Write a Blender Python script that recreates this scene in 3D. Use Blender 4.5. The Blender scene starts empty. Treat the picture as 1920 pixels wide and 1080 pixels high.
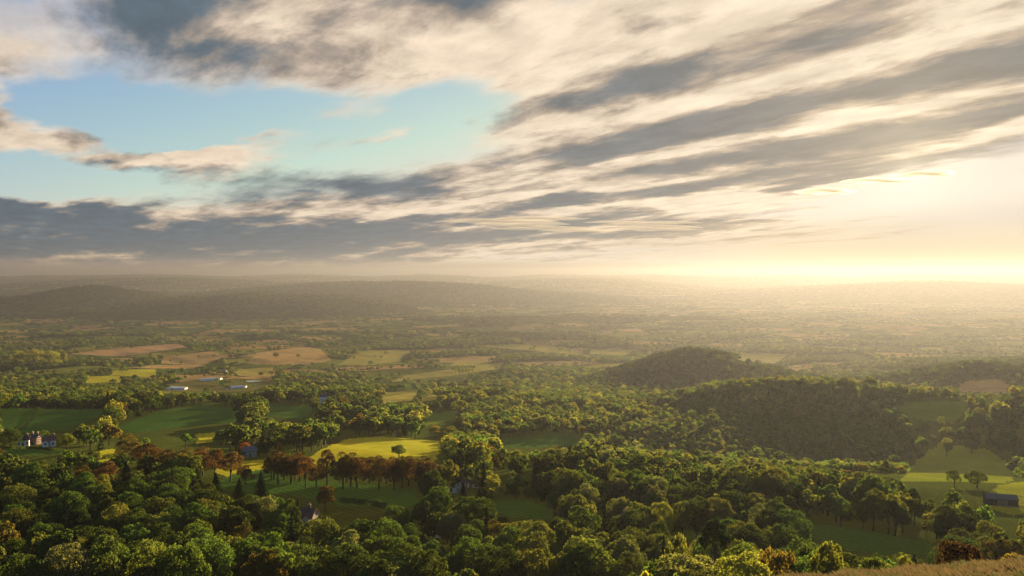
import bpy, bmesh, math, random
import numpy as np
from mathutils import Vector, Matrix

# ---------------------------------------------------------------- camera, sky, sun, exposure
S = bpy.context.scene
F = 1493.3                      # focal length in photo pixels (28 mm on 36 mm)
HOR = 515.0                     # photo row of the true horizon
cam_data = bpy.data.cameras.new('camera')
cam = bpy.data.objects.new('camera', cam_data)
S.collection.objects.link(cam)
S.camera = cam
cam_data.sensor_width = 36.0
cam_data.lens = 28.0
cam_data.clip_start = 0.3
cam_data.clip_end = 120000.0
cam.location = (0, 0, 0)
cam.rotation_euler = (math.radians(90) - math.atan((540 - HOR) / F), 0, 0)

SUN_AZ, SUN_EL = math.radians(26.5), math.radians(7.0)
SUN_DIR = Vector((math.sin(SUN_AZ) * math.cos(SUN_EL), math.cos(SUN_AZ) * math.cos(SUN_EL), math.sin(SUN_EL)))
sun_data = bpy.data.lights.new('sun', 'SUN')
sun_data.energy = 5.0
sun_data.angle = math.radians(0.6)
sun_data.color = (1.0, 0.72, 0.38)
sun = bpy.data.objects.new('sun', sun_data)
sun.rotation_euler = SUN_DIR.to_track_quat('Z', 'Y').to_euler()
S.collection.objects.link(sun)

S.view_settings.view_transform = 'Standard'
S.view_settings.look = 'None'
S.view_settings.exposure = 2.5
S.view_settings.gamma = 1.0
S.view_settings.use_curve_mapping = False
EXPO = 2.0 ** S.view_settings.exposure
SKY_STRENGTH = 0.08

cy = S.cycles
cy.use_denoising = True
cy.max_bounces = 4
cy.diffuse_bounces = 2
cy.glossy_bounces = 1
cy.transmission_bounces = 2
cy.transparent_max_bounces = 8
cy.volume_bounces = 0
cy.caustics_reflective = False
cy.caustics_refractive = False


class NT:
    """small helper for building node trees"""
    def __init__(self, tree):
        self.t = tree
        self.n = tree.nodes
        self.l = tree.links

    def node(self, kind, **kw):
        nd = self.n.new(kind)
        for k, v in kw.items():
            setattr(nd, k, v)
        return nd

    def put(self, sock, v):
        if hasattr(v, 'is_output') or isinstance(v, bpy.types.NodeSocket):
            self.l.new(v, sock)
        elif v is not None:
            if sock.type == 'RGBA' and len(v) == 3:
                v = (*v, 1.0)
            sock.default_value = v

    def math(self, op, a, b=None, c=None, clamp=False):
        nd = self.node('ShaderNodeMath', operation=op, use_clamp=clamp)
        self.put(nd.inputs[0], a)
        if b is not None: self.put(nd.inputs[1], b)
        if c is not None: self.put(nd.inputs[2], c)
        return nd.outputs[0]

    def vmath(self, op, a, b=None, c=None, scale=None):
        nd = self.node('ShaderNodeVectorMath', operation=op)
        self.put(nd.inputs[0], a)
        if b is not None: self.put(nd.inputs[1], b)
        if c is not None: self.put(nd.inputs[2], c)
        if scale is not None: self.put(nd.inputs['Scale'], scale)
        return nd.outputs['Value'] if op in ('DOT_PRODUCT', 'LENGTH') else nd.outputs['Vector']

    def mix(self, fac, a, b, blend='MIX'):
        nd = self.node('ShaderNodeMix', data_type='RGBA', blend_type=blend)
        self.put(nd.inputs['Factor'], fac)
        self.put(nd.inputs[6], a)
        self.put(nd.inputs[7], b)
        return nd.outputs[2]

    def smooth(self, x, lo, hi, out0=0.0, out1=1.0):
        nd = self.node('ShaderNodeMapRange', interpolation_type='SMOOTHSTEP')
        self.put(nd.inputs['Value'], x)
        nd.inputs['From Min'].default_value = lo
        nd.inputs['From Max'].default_value = hi
        nd.inputs['To Min'].default_value = out0
        nd.inputs['To Max'].default_value = out1
        return nd.outputs[0]

    def noise(self, vec, scale, detail=5.0, rough=0.55, color=False, distortion=0.0):
        nd = self.node('ShaderNodeTexNoise')
        if vec is not None: self.put(nd.inputs['Vector'], vec)
        nd.inputs['Scale'].default_value = scale
        nd.inputs['Detail'].default_value = detail
        nd.inputs['Roughness'].default_value = rough
        nd.inputs['Distortion'].default_value = distortion
        return nd.outputs['Color'] if color else nd.outputs[0]

    def xyz(self, v):
        nd = self.node('ShaderNodeSeparateXYZ')
        self.put(nd.inputs[0], v)
        return nd.outputs

    def vec(self, x=0.0, y=0.0, z=0.0):
        nd = self.node('ShaderNodeCombineXYZ')
        for s, v in zip(nd.inputs, (x, y, z)):
            self.put(s, v)
        return nd.outputs[0]


def build_world():
    w = bpy.data.worlds.new('World')
    S.world = w
    w.use_nodes = True
    T = NT(w.node_tree)
    bg = T.n['Background']
    sky = T.node('ShaderNodeTexSky', sky_type='NISHITA', sun_disc=False)
    sky.sun_elevation = SUN_EL
    sky.sun_rotation = SUN_AZ
    sky.altitude = 300
    sky.air_density = 1.0
    sky.dust_density = 0.6
    sky.ozone_density = 3.0
    K = 1.0 / (SKY_STRENGTH * EXPO)        # a picture value of 1 in this node graph's units
    def col(r, g, b, k=1.0):
        return (r * K * k, g * K * k, b * K * k)

    tc = T.node('ShaderNodeTexCoord').outputs['Generated']
    x, y, z = T.xyz(tc)
    az = T.math('ARCTAN2', x, y)
    el = T.math('ARCSINE', z)
    A = T.vec(T.math('MULTIPLY', az, F / 1000), T.math('MULTIPLY', el, F / 1000), 0.0)
    # a flat cloud deck seen in perspective, streets of cloud running towards the south-west
    den = T.math('ADD', T.math('MAXIMUM', z, 0.0), 0.07)
    qx = T.math('DIVIDE', x, den)
    qy = T.math('DIVIDE', y, den)
    va = math.radians(-34)
    ea, ec = (math.sin(va), math.cos(va)), (math.cos(va), -math.sin(va))
    along = T.math('ADD', T.math('MULTIPLY', qx, ea[0]), T.math('MULTIPLY', qy, ea[1]))
    across = T.math('ADD', T.math('MULTIPLY', qx, ec[0]), T.math('MULTIPLY', qy, ec[1]))
    streak = T.vec(T.math('MULTIPLY', along, 0.16), across, 0.3)
    fleece = T.vec(T.math('MULTIPLY', along, 0.55), across, 2.7)
    n_streak = T.noise(streak, 1.5, 6.0, 0.58, distortion=0.25)
    n_fleece = T.noise(fleece, 2.3, 8.0, 0.62, distortion=0.3)
    warp = T.noise(fleece, 1.3, 4.0, 0.55, color=True)
    warp = T.vmath('SUBTRACT', warp, (0.5, 0.5, 0.5))
    warp = T.vmath('MULTIPLY', warp, (0.30, 0.075, 0.0))
    fine = T.vmath('SUBTRACT', T.noise(fleece, 6.0, 5.0, 0.6, color=True), (0.5, 0.5, 0.5))
    fine = T.vmath('MULTIPLY', fine, (0.10, 0.03, 0.0))
    B = T.vmath('ADD', T.vmath('ADD', A, warp), fine)

    def P(px, py):
        dx, dz = (px - 960) / F, (HOR - py) / F
        return math.atan(dx) * F / 1000, math.atan(dz / math.sqrt(1 + dx * dx)) * F / 1000

    def blobs(items, start):
        acc = start
        for (px, py, rx, ry, ang, amp) in items:
            m = T.node('ShaderNodeMapping', vector_type='TEXTURE')
            T.put(m.inputs['Vector'], B)
            u, v = P(px, py)
            m.inputs['Location'].default_value = (u, v, 0)
            m.inputs['Rotation'].default_value = (0, 0, math.radians(ang))
            m.inputs['Scale'].default_value = (rx / 1000, ry / 1000, 1)
            g = T.node('ShaderNodeTexGradient', gradient_type='SPHERICAL')
            T.put(g.inputs[0], m.outputs[0])
            acc = T.math('MULTIPLY_ADD', g.outputs['Fac'], amp, acc)
        return acc

    cover = blobs(COVER, -0.50)
    dark = blobs(DARK, -0.03)
    dens = T.math('MULTIPLY_ADD', T.math('SUBTRACT', n_streak, 0.5), 1.3, cover)
    dens = T.math('MULTIPLY_ADD', T.math('SUBTRACT', n_fleece, 0.5), 1.1, dens)
    # away from the part of the sky in view the same streets of cloud go on
    alpha = T.smooth(dens, -0.26, 0.62)
    thick = T.math('MULTIPLY_ADD', T.math('SUBTRACT', n_streak, 0.5), 1.9, dark)
    thick = T.math('MULTIPLY_ADD', T.math('SUBTRACT', n_fleece, 0.5), 2.6, thick)
    thick = T.smooth(thick, -0.25, 0.95)

    sd = T.vmath('DOT_PRODUCT', tc, tuple(SUN_DIR))
    ang = T.math('ARCCOSINE', T.math('MINIMUM', sd, 0.999999))
    near = T.math('POWER', 2.718, T.math('MULTIPLY', T.math('POWER', T.math('DIVIDE', ang, 0.30), 1.3), -1.0))
    aureole = T.math('POWER', 2.718, T.math('MULTIPLY', T.math('DIVIDE', ang, 0.05), -1.0))

    skyc = T.mix(1.0, sky.outputs[0], T.mix(near, SKY_TINT, tuple(v * 1.52 / EXPO for v in (0.62, 0.72, 0.66)) + (1.0,)), 'MULTIPLY')
    skyc = T.vmath('MINIMUM', skyc, col(0.86, 0.77, 0.66))
    lit = T.mix(near, col(0.93, 0.76, 0.58), col(1.0, 0.86, 0.64))
    shade = T.mix(near, col(0.115, 0.165, 0.210), col(0.30, 0.265, 0.225))
    mid = T.mix(near, col(0.47, 0.385, 0.315), col(0.64, 0.50, 0.355))
    c1 = T.mix(T.smooth(thick, 0.0, 0.55), lit, mid)
    cloud = T.mix(T.smooth(thick, 0.35, 1.0), c1, shade)
    tex = T.noise(fleece, 5.5, 6.0, 0.62)
    cloud = T.vmath('SCALE', cloud, scale=T.smooth(tex, 0.25, 0.75, 0.80, 1.12))
    out = T.mix(alpha, skyc, cloud)
    # milky air above the horizon
    low = T.smooth(el, math.radians(0.35), math.radians(1.35), 0.9, 0.0)
    veil = T.math('MULTIPLY', T.smooth(el, math.radians(0.2), math.radians(4.6), 0.95, 0.0), T.smooth(near, 0.12, 0.75))
    lowc = T.mix(T.smooth(near, 0.05, 0.7), col(0.44, 0.345, 0.30), col(0.62, 0.46, 0.26))
    out = T.mix(T.math('MAXIMUM', low, veil), out, lowc)
    glow = T.vmath('SCALE', col(1.0, 0.86, 0.55), scale=T.math('MULTIPLY', aureole, 0.34))
    out = T.mix(1.0, out, glow, 'ADD')
    T.put(bg.inputs['Color'], out)
    bg.inputs['Strength'].default_value = SKY_STRENGTH
    w.cycles.sampling_method = 'MANUAL'
    w.cycles.sample_map_resolution = 1024


SKY_TINT = tuple(v * 1.52 / EXPO for v in (2.3, 1.85, 1.80)) + (1.0,)
# clouds of the sky in view: photo column, row, half width, half height, tilt, weight
COVER = [
    (420, -10, 800, 220, 0, 1.25), (600, 60, 480, 150, 4, 0.75), (-30, 130, 190, 150, 0, 0.9),
    (1500, 0, 1000, 330, 8, 1.5), (1480, 200, 760, 170, 12, 1.1), (1250, 330, 800, 100, 7, 1.0), (1850, 170, 500, 220, 8, 0.8),
    (280, 446, 800, 84, 1, 2.0), (660, 345, 400, 46, 2, 0.9), (60, 388, 200, 36, -5, 0.6),
    (160, 272, 150, 46, -3, 1.9), (450, 298, 340, 50, 14, 1.7), (5, 225, 70, 60, 0, 1.2), (20, 322, 60, 16, 0, 1.1),
    (900, 430, 900, 80, 2, 1.1), (1300, 440, 700, 55, 3, 0.7), (1250, 110, 560, 150, 10, 0.5),
    (1820, 368, 420, 48, 4, -1.9), (1500, 378, 200, 14, 6, 1.0), (1640, 412, 420, 30, 1, 0.7), (880, 195, 170, 70, 10, -0.9), (300, 228, 430, 74, 2, -1.0), (660, 255, 280, 66, 8, -0.7), (160, 325, 330, 44, 3, -1.0), (320, 262, 160, 34, 6, -0.6),
    (180, 345, 200, 34, 8, -0.6), (600, 222, 190, 24, 6, 1.0), (720, 250, 140, 18, 8, 0.9), (300, 305, 190, 24, 10, 1.0), (450, 270, 150, 18, 12, 0.9),
]
DARK = [
    (1620, 356, 300, 30, 5, -0.9),
    (250, 25, 170, 100, -8, 0.95), (500, 110, 380, 80, 8, 0.5), (860, 0, 180, 60, 10, 0.85), (60, 20, 160, 60, 0, 0.45),
    (1180, 262, 330, 42, 12, 0.95), (1560, 178, 460, 38, 12, 1.1), (1900, 112, 300, 34, 8, 1.1), (1400, 290, 360, 24, 9, 1.0), (1760, 240, 380, 28, 8, 1.1), (1300, 345, 420, 18, 6, 0.9), (1750, 302, 420, 20, 6, 1.15),
    (1120, 175, 330, 34, 14, 0.9), (1500, 85, 420, 38, 13, 0.85), (1850, 20, 300, 34, 12, 0.7),
    (250, 462, 1000, 85, 0, 1.05), (640, 345, 440, 40, 2, 1.15), (980, 428, 760, 32, 2, 1.05), (1050, 385, 420, 16, 5, 0.7), (60, 395, 240, 36, -4, 0.8), (270, 326, 150, 16, 12, 0.5), (150, 262, 80, 16, 0, 0.3),
]
build_world()

# ---------------------------------------------------------------- terrain
rng = np.random.default_rng(11)
random.seed(5)

_KY = np.array([-80, 0, 20, 40, 70, 120, 160, 200, 250, 300, 350, 450, 600, 800, 1000, 1300, 1700, 2300, 3200, 4500, 7000, 12000, 30000, 70000], float)
_KZ = np.array([2, -1.9, -7.5, -15.2, -29, -53, -70, -81, -87, -90, -92, -98, -117, -139, -156, -182, -203, -216, -224, -228, -230, -230, -230, -230], float)
_TG = np.linspace(math.log(20.0), math.log(70100.0), 3000)
_ZG = np.interp(_TG, np.log(_KY + 100.0), _KZ)
_k = np.hanning(61); _k /= _k.sum()
_ZG = np.convolve(np.pad(_ZG, 30, mode='edge'), _k, mode='valid')


def sstep(x, a, b):
    t = np.clip((x - a) / (b - a), 0, 1)
    return t * t * (3 - 2 * t)


_WAVES = [(rng.uniform(0, 2 * math.pi), rng.uniform(0, 2 * math.pi), lam) for lam in
          (55, 68, 90, 130, 170, 240, 330, 480, 700, 1000, 1500, 2300, 3400, 5200, 8000)]

# hills: X, Y, half length along its axis, half width, axis turn in degrees, height
HILLS = [
    (262, 800, 78, 58, -6, 22), (335, 775, 60, 52, -18, 11), (150, 830, 110, 60, 8, 2),            # wooded hill in the middle
    (287, 1290, 84, 110, 0, 49), (395, 1310, 90, 100, 0, 10),                                   # wooded knoll behind it
    (260, 540, 190, 82, -3, -24), (420, 420, 120, 80, 0, -9),                                    # hollow beyond the near wood
    (455, 690, 60, 75, 0, 22), (640, 1080, 90, 110, 0, 36), (1000, 1500, 160, 200, 0, 30),          # hills at the far side
    (-260, 640, 130, 60, 5, 7), (-430, 690, 120, 50, 0, 9), (-60, 900, 200, 70, 0, 4), (150, 640, 160, 40, 3, 5),
]

# the range on the left and the hills along the horizon: where two overlap the higher one shows
RANGES = [
    (-2640, 5000, 290, 420, 0, 150), (-2380, 4950, 300, 420, 0, 114), (-3120, 4800, 260, 380, 0, 84), (-3700, 5200, 500, 600, 0, 80), (-2900, 4700, 420, 400, 0, 78),
    (-1850, 4650, 240, 430, 0, 96), (-1480, 4560, 300, 480, 0, 124), (-1120, 4600, 280, 450, 0, 106), (-850, 4700, 240, 420, 0, 52), (-2150, 4450, 400, 420, 0, 60), (-1600, 4200, 600, 300, 0, 46),
    (-780, 5900, 330, 400, 0, 62), (-380, 6400, 420, 500, 0, 40), (250, 3700, 900, 300, 0, 24), (0, 2700, 300, 160, 0, 10),
    (-4050, 9000, 1575, 1125, 0, 184), (-6975, 12150, 1350, 1575, 0, 210), (-5400, 12150, 1350, 1575, 0, 214), (-3375, 13050, 1350, 1575, 0, 218), (-1350, 13050, 1575, 1575, 0, 215), (-1125, 6750, 1170, 675, 0, 168), (675, 13500, 1170, 1800, 0, 228), (2340, 13500, 1350, 1800, 0, 225), (810, 9900, 1170, 1125, 0, 179), (4275, 12600, 1575, 1800, 0, 202), (6525, 12600, 1350, 1800, 0, 218), (8775, 13950, 1575, 2025, 0, 222), (4050, 7650, 1350, 900, 0, 152),
]


def height(X, Y):
    X = np.asarray(X, float); Y = np.asarray(Y, float)
    z = np.interp(np.log(np.maximum(Y, -79) + 100.0), _TG, _ZG)
    z = z + 0.075 * (np.clip(X, -40, 60) - 13) * (1 - sstep(Y, 70, 150))
    for (hx, hy, a, b, rot, h) in HILLS:
        c, s = math.cos(math.radians(rot)), math.sin(math.radians(rot))
        dx, dy = X - hx, Y - hy
        u, v = (dx * c + dy * s) / a, (-dx * s + dy * c) / b
        z = z + h * np.exp(-0.5 * (u * u + v * v))
    r = np.zeros(np.shape(z))
    for (hx, hy, a, b, rot, h) in RANGES:
        r = r + (h * np.exp(-0.5 * (((X - hx) / a) ** 2 + ((Y - hy) / b) ** 2))) ** 5
    z = z + r ** 0.2
    far = np.maximum(np.abs(Y), 30)
    for (th, ph, lam) in _WAVES:
        amp = 0.011 * lam * sstep(far, lam * 1.0, lam * 4.0) * (0.16 if lam > 1400 else 0.75)
        z = z + amp * 0.5 * np.sin((X * math.cos(th) + Y * math.sin(th)) * 2 * math.pi / lam + ph)
    return z


def to_px(X, Y, Z):
    Y = np.maximum(Y, 0.5)
    return 960 + F * X / Y, HOR - F * Z / Y


def ground_at(px, py, ymin=30.0, ymax=60000.0):
    """first point of the terrain met by the sight line through a photo pixel"""
    ys = np.geomspace(ymin, ymax, 4000)
    xs = (px - 960) / F * ys
    zr = (HOR - py) / F * ys
    below = zr < height(xs, ys)
    i = int(np.argmax(below))
    return float(xs[i]), float(ys[i]), float(height(xs[i], ys[i]))


def in_poly(px, py, poly):
    px = np.asarray(px); py = np.asarray(py)
    inside = np.zeros(px.shape, bool)
    n = len(poly)
    for i in range(n):
        x0, y0 = poly[i]; x1, y1 = poly[(i + 1) % n]
        if y0 == y1:
            continue
        cond = ((y0 > py) != (y1 > py)) & (px < (x1 - x0) * (py - y0) / (y1 - y0) + x0)
        inside ^= cond
    return inside


# fields in view: label, soil colour, outline in the photo, range of distances
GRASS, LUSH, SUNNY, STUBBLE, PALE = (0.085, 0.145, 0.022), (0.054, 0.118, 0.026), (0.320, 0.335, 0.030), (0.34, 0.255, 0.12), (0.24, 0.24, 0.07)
FIELDS = [
    ('bright yellow-green meadow beyond the russet avenue', SUNNY, [(560, 878), (590, 848), (650, 824), (760, 816), (826, 815), (824, 845), (812, 872), (700, 880)], 300, 560),
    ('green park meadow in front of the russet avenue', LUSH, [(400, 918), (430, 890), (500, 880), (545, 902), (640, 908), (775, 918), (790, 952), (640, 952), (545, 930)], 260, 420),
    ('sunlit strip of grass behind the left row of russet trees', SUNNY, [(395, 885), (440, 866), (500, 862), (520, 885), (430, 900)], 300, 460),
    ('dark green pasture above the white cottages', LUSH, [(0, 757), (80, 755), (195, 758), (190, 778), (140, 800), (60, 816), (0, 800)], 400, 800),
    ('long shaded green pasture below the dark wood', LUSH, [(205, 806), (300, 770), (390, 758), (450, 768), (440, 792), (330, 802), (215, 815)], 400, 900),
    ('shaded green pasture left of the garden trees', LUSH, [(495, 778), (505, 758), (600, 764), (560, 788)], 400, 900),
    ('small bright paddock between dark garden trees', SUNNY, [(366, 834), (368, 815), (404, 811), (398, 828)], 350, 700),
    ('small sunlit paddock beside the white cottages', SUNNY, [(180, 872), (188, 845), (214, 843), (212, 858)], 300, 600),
    ('green meadow walled in by hillside woods', LUSH, [(930, 836), (950, 822), (1040, 814), (1095, 818), (1075, 836), (990, 842)], 350, 800),
    ('shaded sloping meadow at the edge of hillside woods', GRASS, [(797, 800), (800, 778), (860, 769), (850, 788)], 350, 900),
    ('sunny clearing among the valley trees', PALE, [(714, 758), (716, 745), (783, 736), (770, 752)], 600, 1400),
    ('second sunny clearing close to the hillside woods', PALE, [(787, 755), (792, 745), (820, 740), (818, 750)], 600, 1400),
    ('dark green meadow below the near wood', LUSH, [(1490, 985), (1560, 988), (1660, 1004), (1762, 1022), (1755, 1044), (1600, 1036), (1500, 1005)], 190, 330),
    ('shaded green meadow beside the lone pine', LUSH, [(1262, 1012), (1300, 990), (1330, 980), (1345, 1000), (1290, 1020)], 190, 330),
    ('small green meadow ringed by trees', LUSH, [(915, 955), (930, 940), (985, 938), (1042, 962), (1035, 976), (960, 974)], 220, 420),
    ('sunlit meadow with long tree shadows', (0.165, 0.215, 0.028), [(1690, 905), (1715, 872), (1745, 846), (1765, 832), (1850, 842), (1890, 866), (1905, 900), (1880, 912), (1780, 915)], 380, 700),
    ('hazy green field behind the wooded hill', GRASS, [(1685, 768), (1700, 754), (1800, 752), (1818, 766), (1790, 794), (1725, 788)], 500, 1300),
    ('ploughed golden field near the hazy horizon hills', STUBBLE, [(1795, 735), (1808, 716), (1870, 710), (1896, 722), (1890, 737)], 600, 1600),
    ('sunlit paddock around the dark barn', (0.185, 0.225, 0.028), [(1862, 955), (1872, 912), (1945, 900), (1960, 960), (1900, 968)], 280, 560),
    ('large tan stubble field in the valley', STUBBLE, [(462, 682), (480, 662), (570, 650), (600, 655), (622, 676), (580, 683), (520, 684)], 1000, 3500),
    ('tan stubble field crossed by a hedge', STUBBLE, [(300, 682), (306, 668), (395, 659), (424, 668), (380, 684)], 1000, 3500),
    ('long pinkish ploughed field near the foot of the hills', (0.35, 0.245, 0.145), [(128, 664), (200, 655), (330, 644), (350, 651), (230, 668)], 1000, 4200),
    ('narrow tan field behind the green paddocks', STUBBLE, [(230, 690), (300, 684), (390, 684), (360, 692)], 1000, 3500),
    ('sunny green field in the middle of the valley', PALE, [(632, 684), (660, 668), (692, 657), (768, 657), (745, 678), (690, 685)], 1000, 3500),
    ('bright green paddock left of the polytunnels', SUNNY, [(205, 704), (215, 694), (290, 692), (292, 708)], 900, 3000),
    ('bright green paddock at the end of the dark wood', SUNNY, [(158, 718), (168, 706), (222, 705), (228, 718)], 900, 3000),
    ('green field above the polytunnels', PALE, [(436, 704), (446, 692), (512, 689), (510, 704)], 900, 3000),
    ('thin sunlit green field among hedges', PALE, [(735, 716), (760, 704), (880, 688), (945, 679), (935, 692), (850, 704)], 900, 3500),
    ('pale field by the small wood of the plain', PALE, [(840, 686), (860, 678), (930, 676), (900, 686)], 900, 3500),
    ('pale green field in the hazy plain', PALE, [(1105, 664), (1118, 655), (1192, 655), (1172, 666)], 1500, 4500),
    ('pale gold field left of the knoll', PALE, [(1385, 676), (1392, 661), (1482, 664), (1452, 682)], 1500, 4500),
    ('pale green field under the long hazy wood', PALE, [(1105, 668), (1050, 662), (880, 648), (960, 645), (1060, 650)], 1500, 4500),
    ('rough ground round the polytunnels and ponds', (0.11, 0.12, 0.045), [(290, 734), (310, 722), (360, 712), (500, 710), (515, 720), (470, 734), (330, 736)], 800, 1700),
    ('meadow under the white cottages', LUSH, [(0, 852), (0, 836), (110, 842), (112, 850), (60, 856)], 300, 600),
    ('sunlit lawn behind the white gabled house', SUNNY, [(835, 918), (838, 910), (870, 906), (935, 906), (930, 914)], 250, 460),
]

# patchwork of smaller fields over the plain
CELL = 150.0
_cr = np.random.default_rng(77)
_CG = 256
_cj = _cr.uniform(0.12, 0.88, (_CG, _CG, 2))
_cc = _cr.random((_CG, _CG))
_cw = _cr.random((_CG, _CG))


def cells(X, Y):
    """the field of the plain a point lies in, and how far the hedge is"""
    c, s = math.cos(0.35), math.sin(0.35)
    u, v = (X * c + Y * s) / (CELL * 1.5), (-X * s + Y * c) / CELL
    iu, iv = np.floor(u).astype(int), np.floor(v).astype(int)
    d1 = np.full(u.shape, 9.0); d2 = np.full(u.shape, 9.0)
    r1 = np.zeros(u.shape); w1 = np.zeros(u.shape)
    for a in (-1, 0, 1):
        for b in (-1, 0, 1):
            ii, jj = (iu + a) % _CG, (iv + b) % _CG
            du = iu + a + _cj[ii, jj, 0] - u
            dv = iv + b + _cj[ii, jj, 1] - v
            d = np.sqrt(du * du + dv * dv)
            new = d < d1
            d2 = np.where(new, d1, np.minimum(d2, d))
            r1 = np.where(new, _cc[ii, jj], r1)
            w1 = np.where(new, _cw[ii, jj], w1)
            d1 = np.where(new, d, d1)
    return r1, w1, (d2 - d1) * CELL * 0.5


PLAIN_COLS = np.array([(0.075, 0.115, 0.025), (0.13, 0.16, 0.035), (0.20, 0.21, 0.05), (0.10, 0.13, 0.03), (0.28, 0.21, 0.10), (0.06, 0.10, 0.028), (0.25, 0.20, 0.09), (0.15, 0.17, 0.04)])


def field_index(X, Y, Z):
    px, py = to_px(X, Y, Z)
    wob = np.sin(X * 0.35 + 1.7 * np.sin(Y * 0.11)) + np.sin(Y * 0.23 + X * 0.13)     # uneven edges
    px = px + 900.0 * wob / np.maximum(Y, 100); py = py + 220.0 * np.sin(X * 0.28 + Y * 0.09) / np.maximum(Y, 100)
    idx = np.full(np.shape(X), -1, int)
    for i, (_l, _c, poly, y0, y1) in enumerate(FIELDS):
        ok = (Y > y0) & (Y < y1) & (idx < 0)
        idx[ok & in_poly(px, py, poly)] = i
    return idx


def ground_material():
    m = bpy.data.materials.new('earth_and_grass')
    m.use_nodes = True
    T = NT(m.node_tree)
    T.n.remove(T.n['Principled BSDF'])
    out = T.n['Material Output']
    geo = T.node('ShaderNodeNewGeometry')
    pos = geo.outputs['Position']
    att = T.node('ShaderNodeAttribute', attribute_name='soil').outputs['Color']
    n1 = T.noise(pos, 0.035, 6.0, 0.6)
    n2 = T.noise(pos, 0.6, 4.0, 0.6)
    rows = T.node('ShaderNodeTexWave', wave_type='BANDS', bands_direction='DIAGONAL')
    T.put(rows.inputs['Vector'], pos)
    rows.inputs['Scale'].default_value = 0.14
    rows.inputs['Distortion'].default_value = 1.2
    rows.inputs['Detail'].default_value = 2.0
    k = T.math('MULTIPLY_ADD', n1, 0.9, 0.55)
    k = T.math('MULTIPLY', k, T.math('MULTIPLY_ADD', n2, 0.5, 0.75))
    k = T.math('MULTIPLY', k, T.math('MULTIPLY_ADD', rows.outputs['Fac'], 0.24, 0.88))
    c = T.vmath('SCALE', att, scale=k)
    warm = T.mix(T.smooth(T.noise(pos, 0.012, 4.0), 0.45, 0.7), (1, 1, 1), (1.22, 1.04, 0.8))
    c = T.mix(1.0, c, warm, 'MULTIPLY')
    # blades and clods stand up from the ground and catch low light
    rough = T.vmath('SUBTRACT', T.noise(pos, 2.2, 3.0, 0.7, color=True), (0.5, 0.5, 0.5))
    nrm = T.vmath('NORMALIZE', T.vmath('ADD', geo.outputs['Normal'], T.vmath('SCALE', rough, scale=3.6)))
    dif = T.node('ShaderNodeBsdfDiffuse')
    T.put(dif.inputs['Color'], c)
    T.put(dif.inputs['Normal'], nrm)
    tr = T.node('ShaderNodeBsdfTranslucent')
    T.put(tr.inputs['Color'], T.mix(1.0, c, (2.0, 1.65, 0.55), 'MULTIPLY'))
    T.put(tr.inputs['Normal'], nrm)
    mx = T.node('ShaderNodeMixShader')
    mx.inputs[0].default_value = 0.38
    T.l.new(dif.outputs[0], mx.inputs[1]); T.l.new(tr.outputs[0], mx.inputs[2])
    T.l.new(mx.outputs[0], out.inputs['Surface'])
    return m


def build_ground():
    rows = np.concatenate([np.linspace(-70, 20, 16)[:-1], np.geomspace(20 + 60, 16000 + 60, 780) - 60])
    cols = np.linspace(-0.84, 0.84, 800)
    Yg, Ug = np.meshgrid(rows, cols, indexing='ij')
    Xg = Ug * (Yg + 110)
    Zg = height(Xg, Yg)
    nr, nc = Yg.shape
    verts = np.stack([Xg, Yg, Zg], -1).reshape(-1, 3)
    i = np.arange(nr * nc).reshape(nr, nc)
    quads = np.stack([i[:-1, :-1], i[:-1, 1:], i[1:, 1:], i[1:, :-1]], -1).reshape(-1, 4)
    cen = verts[quads].mean(1)
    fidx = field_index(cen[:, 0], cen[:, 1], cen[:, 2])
    # colours of the general ground
    X, Y = verts[:, 0], verts[:, 1]
    r1, w1, hd = cells(X, Y)
    soil = PLAIN_COLS[(r1 * len(PLAIN_COLS)).astype(int) % len(PLAIN_COLS)]
    wood = np.array((0.035, 0.050, 0.014))
    soil = np.where((w1 < 0.22)[:, None], wood, soil)
    soil = np.where((hd < 7)[:, None], wood * 1.3, soil)
    up = verts[:, 2] - np.interp(np.log(np.maximum(Y, -79) + 100.0), _TG, _ZG) > np.where(Y > 3000, 18, 10)
    soil = np.where((up & (Y < 7500))[:, None], wood, soil)
    near = 1 - sstep(Y, 900, 1250)
    soil = soil * (1 - near[:, None]) + np.array((0.060, 0.085, 0.020)) * near[:, None]
    bank = (1 - sstep(Y, 60, 110))[:, None]
    soil = soil * (1 - bank) + np.array((0.085, 0.065, 0.03)) * bank
    mat = ground_material()

    def make(name, faces, colour=None, label=None):
        used, inv = np.unique(faces.ravel(), return_inverse=True)
        me = bpy.data.meshes.new(name)
        me.vertices.add(len(used)); me.vertices.foreach_set('co', verts[used].astype(np.float32).ravel())
        me.loops.add(faces.size); me.loops.foreach_set('vertex_index', inv.astype(np.int32))
        me.polygons.add(len(faces))
        me.polygons.foreach_set('loop_start', np.arange(0, faces.size, 4, dtype=np.int32))
        me.polygons.foreach_set('use_smooth', np.ones(len(faces), bool))
        me.update(calc_edges=True)
        a = me.attributes.new('soil', 'FLOAT_COLOR', 'POINT')
        c = np.ones((len(used), 4), np.float32)
        c[:, :3] = soil[used] if colour is None else np.array(colour)
        a.data.foreach_set('color', c.ravel())
        me.materials.append(mat)
        o = bpy.data.objects.new(name, me)
        S.collection.objects.link(o)
        o['kind'] = 'structure'
        if label: o['label'] = label
        return o
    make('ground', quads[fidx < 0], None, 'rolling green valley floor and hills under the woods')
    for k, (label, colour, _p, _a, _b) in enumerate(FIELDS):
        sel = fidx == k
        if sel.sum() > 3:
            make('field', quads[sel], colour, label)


build_ground()

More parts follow.
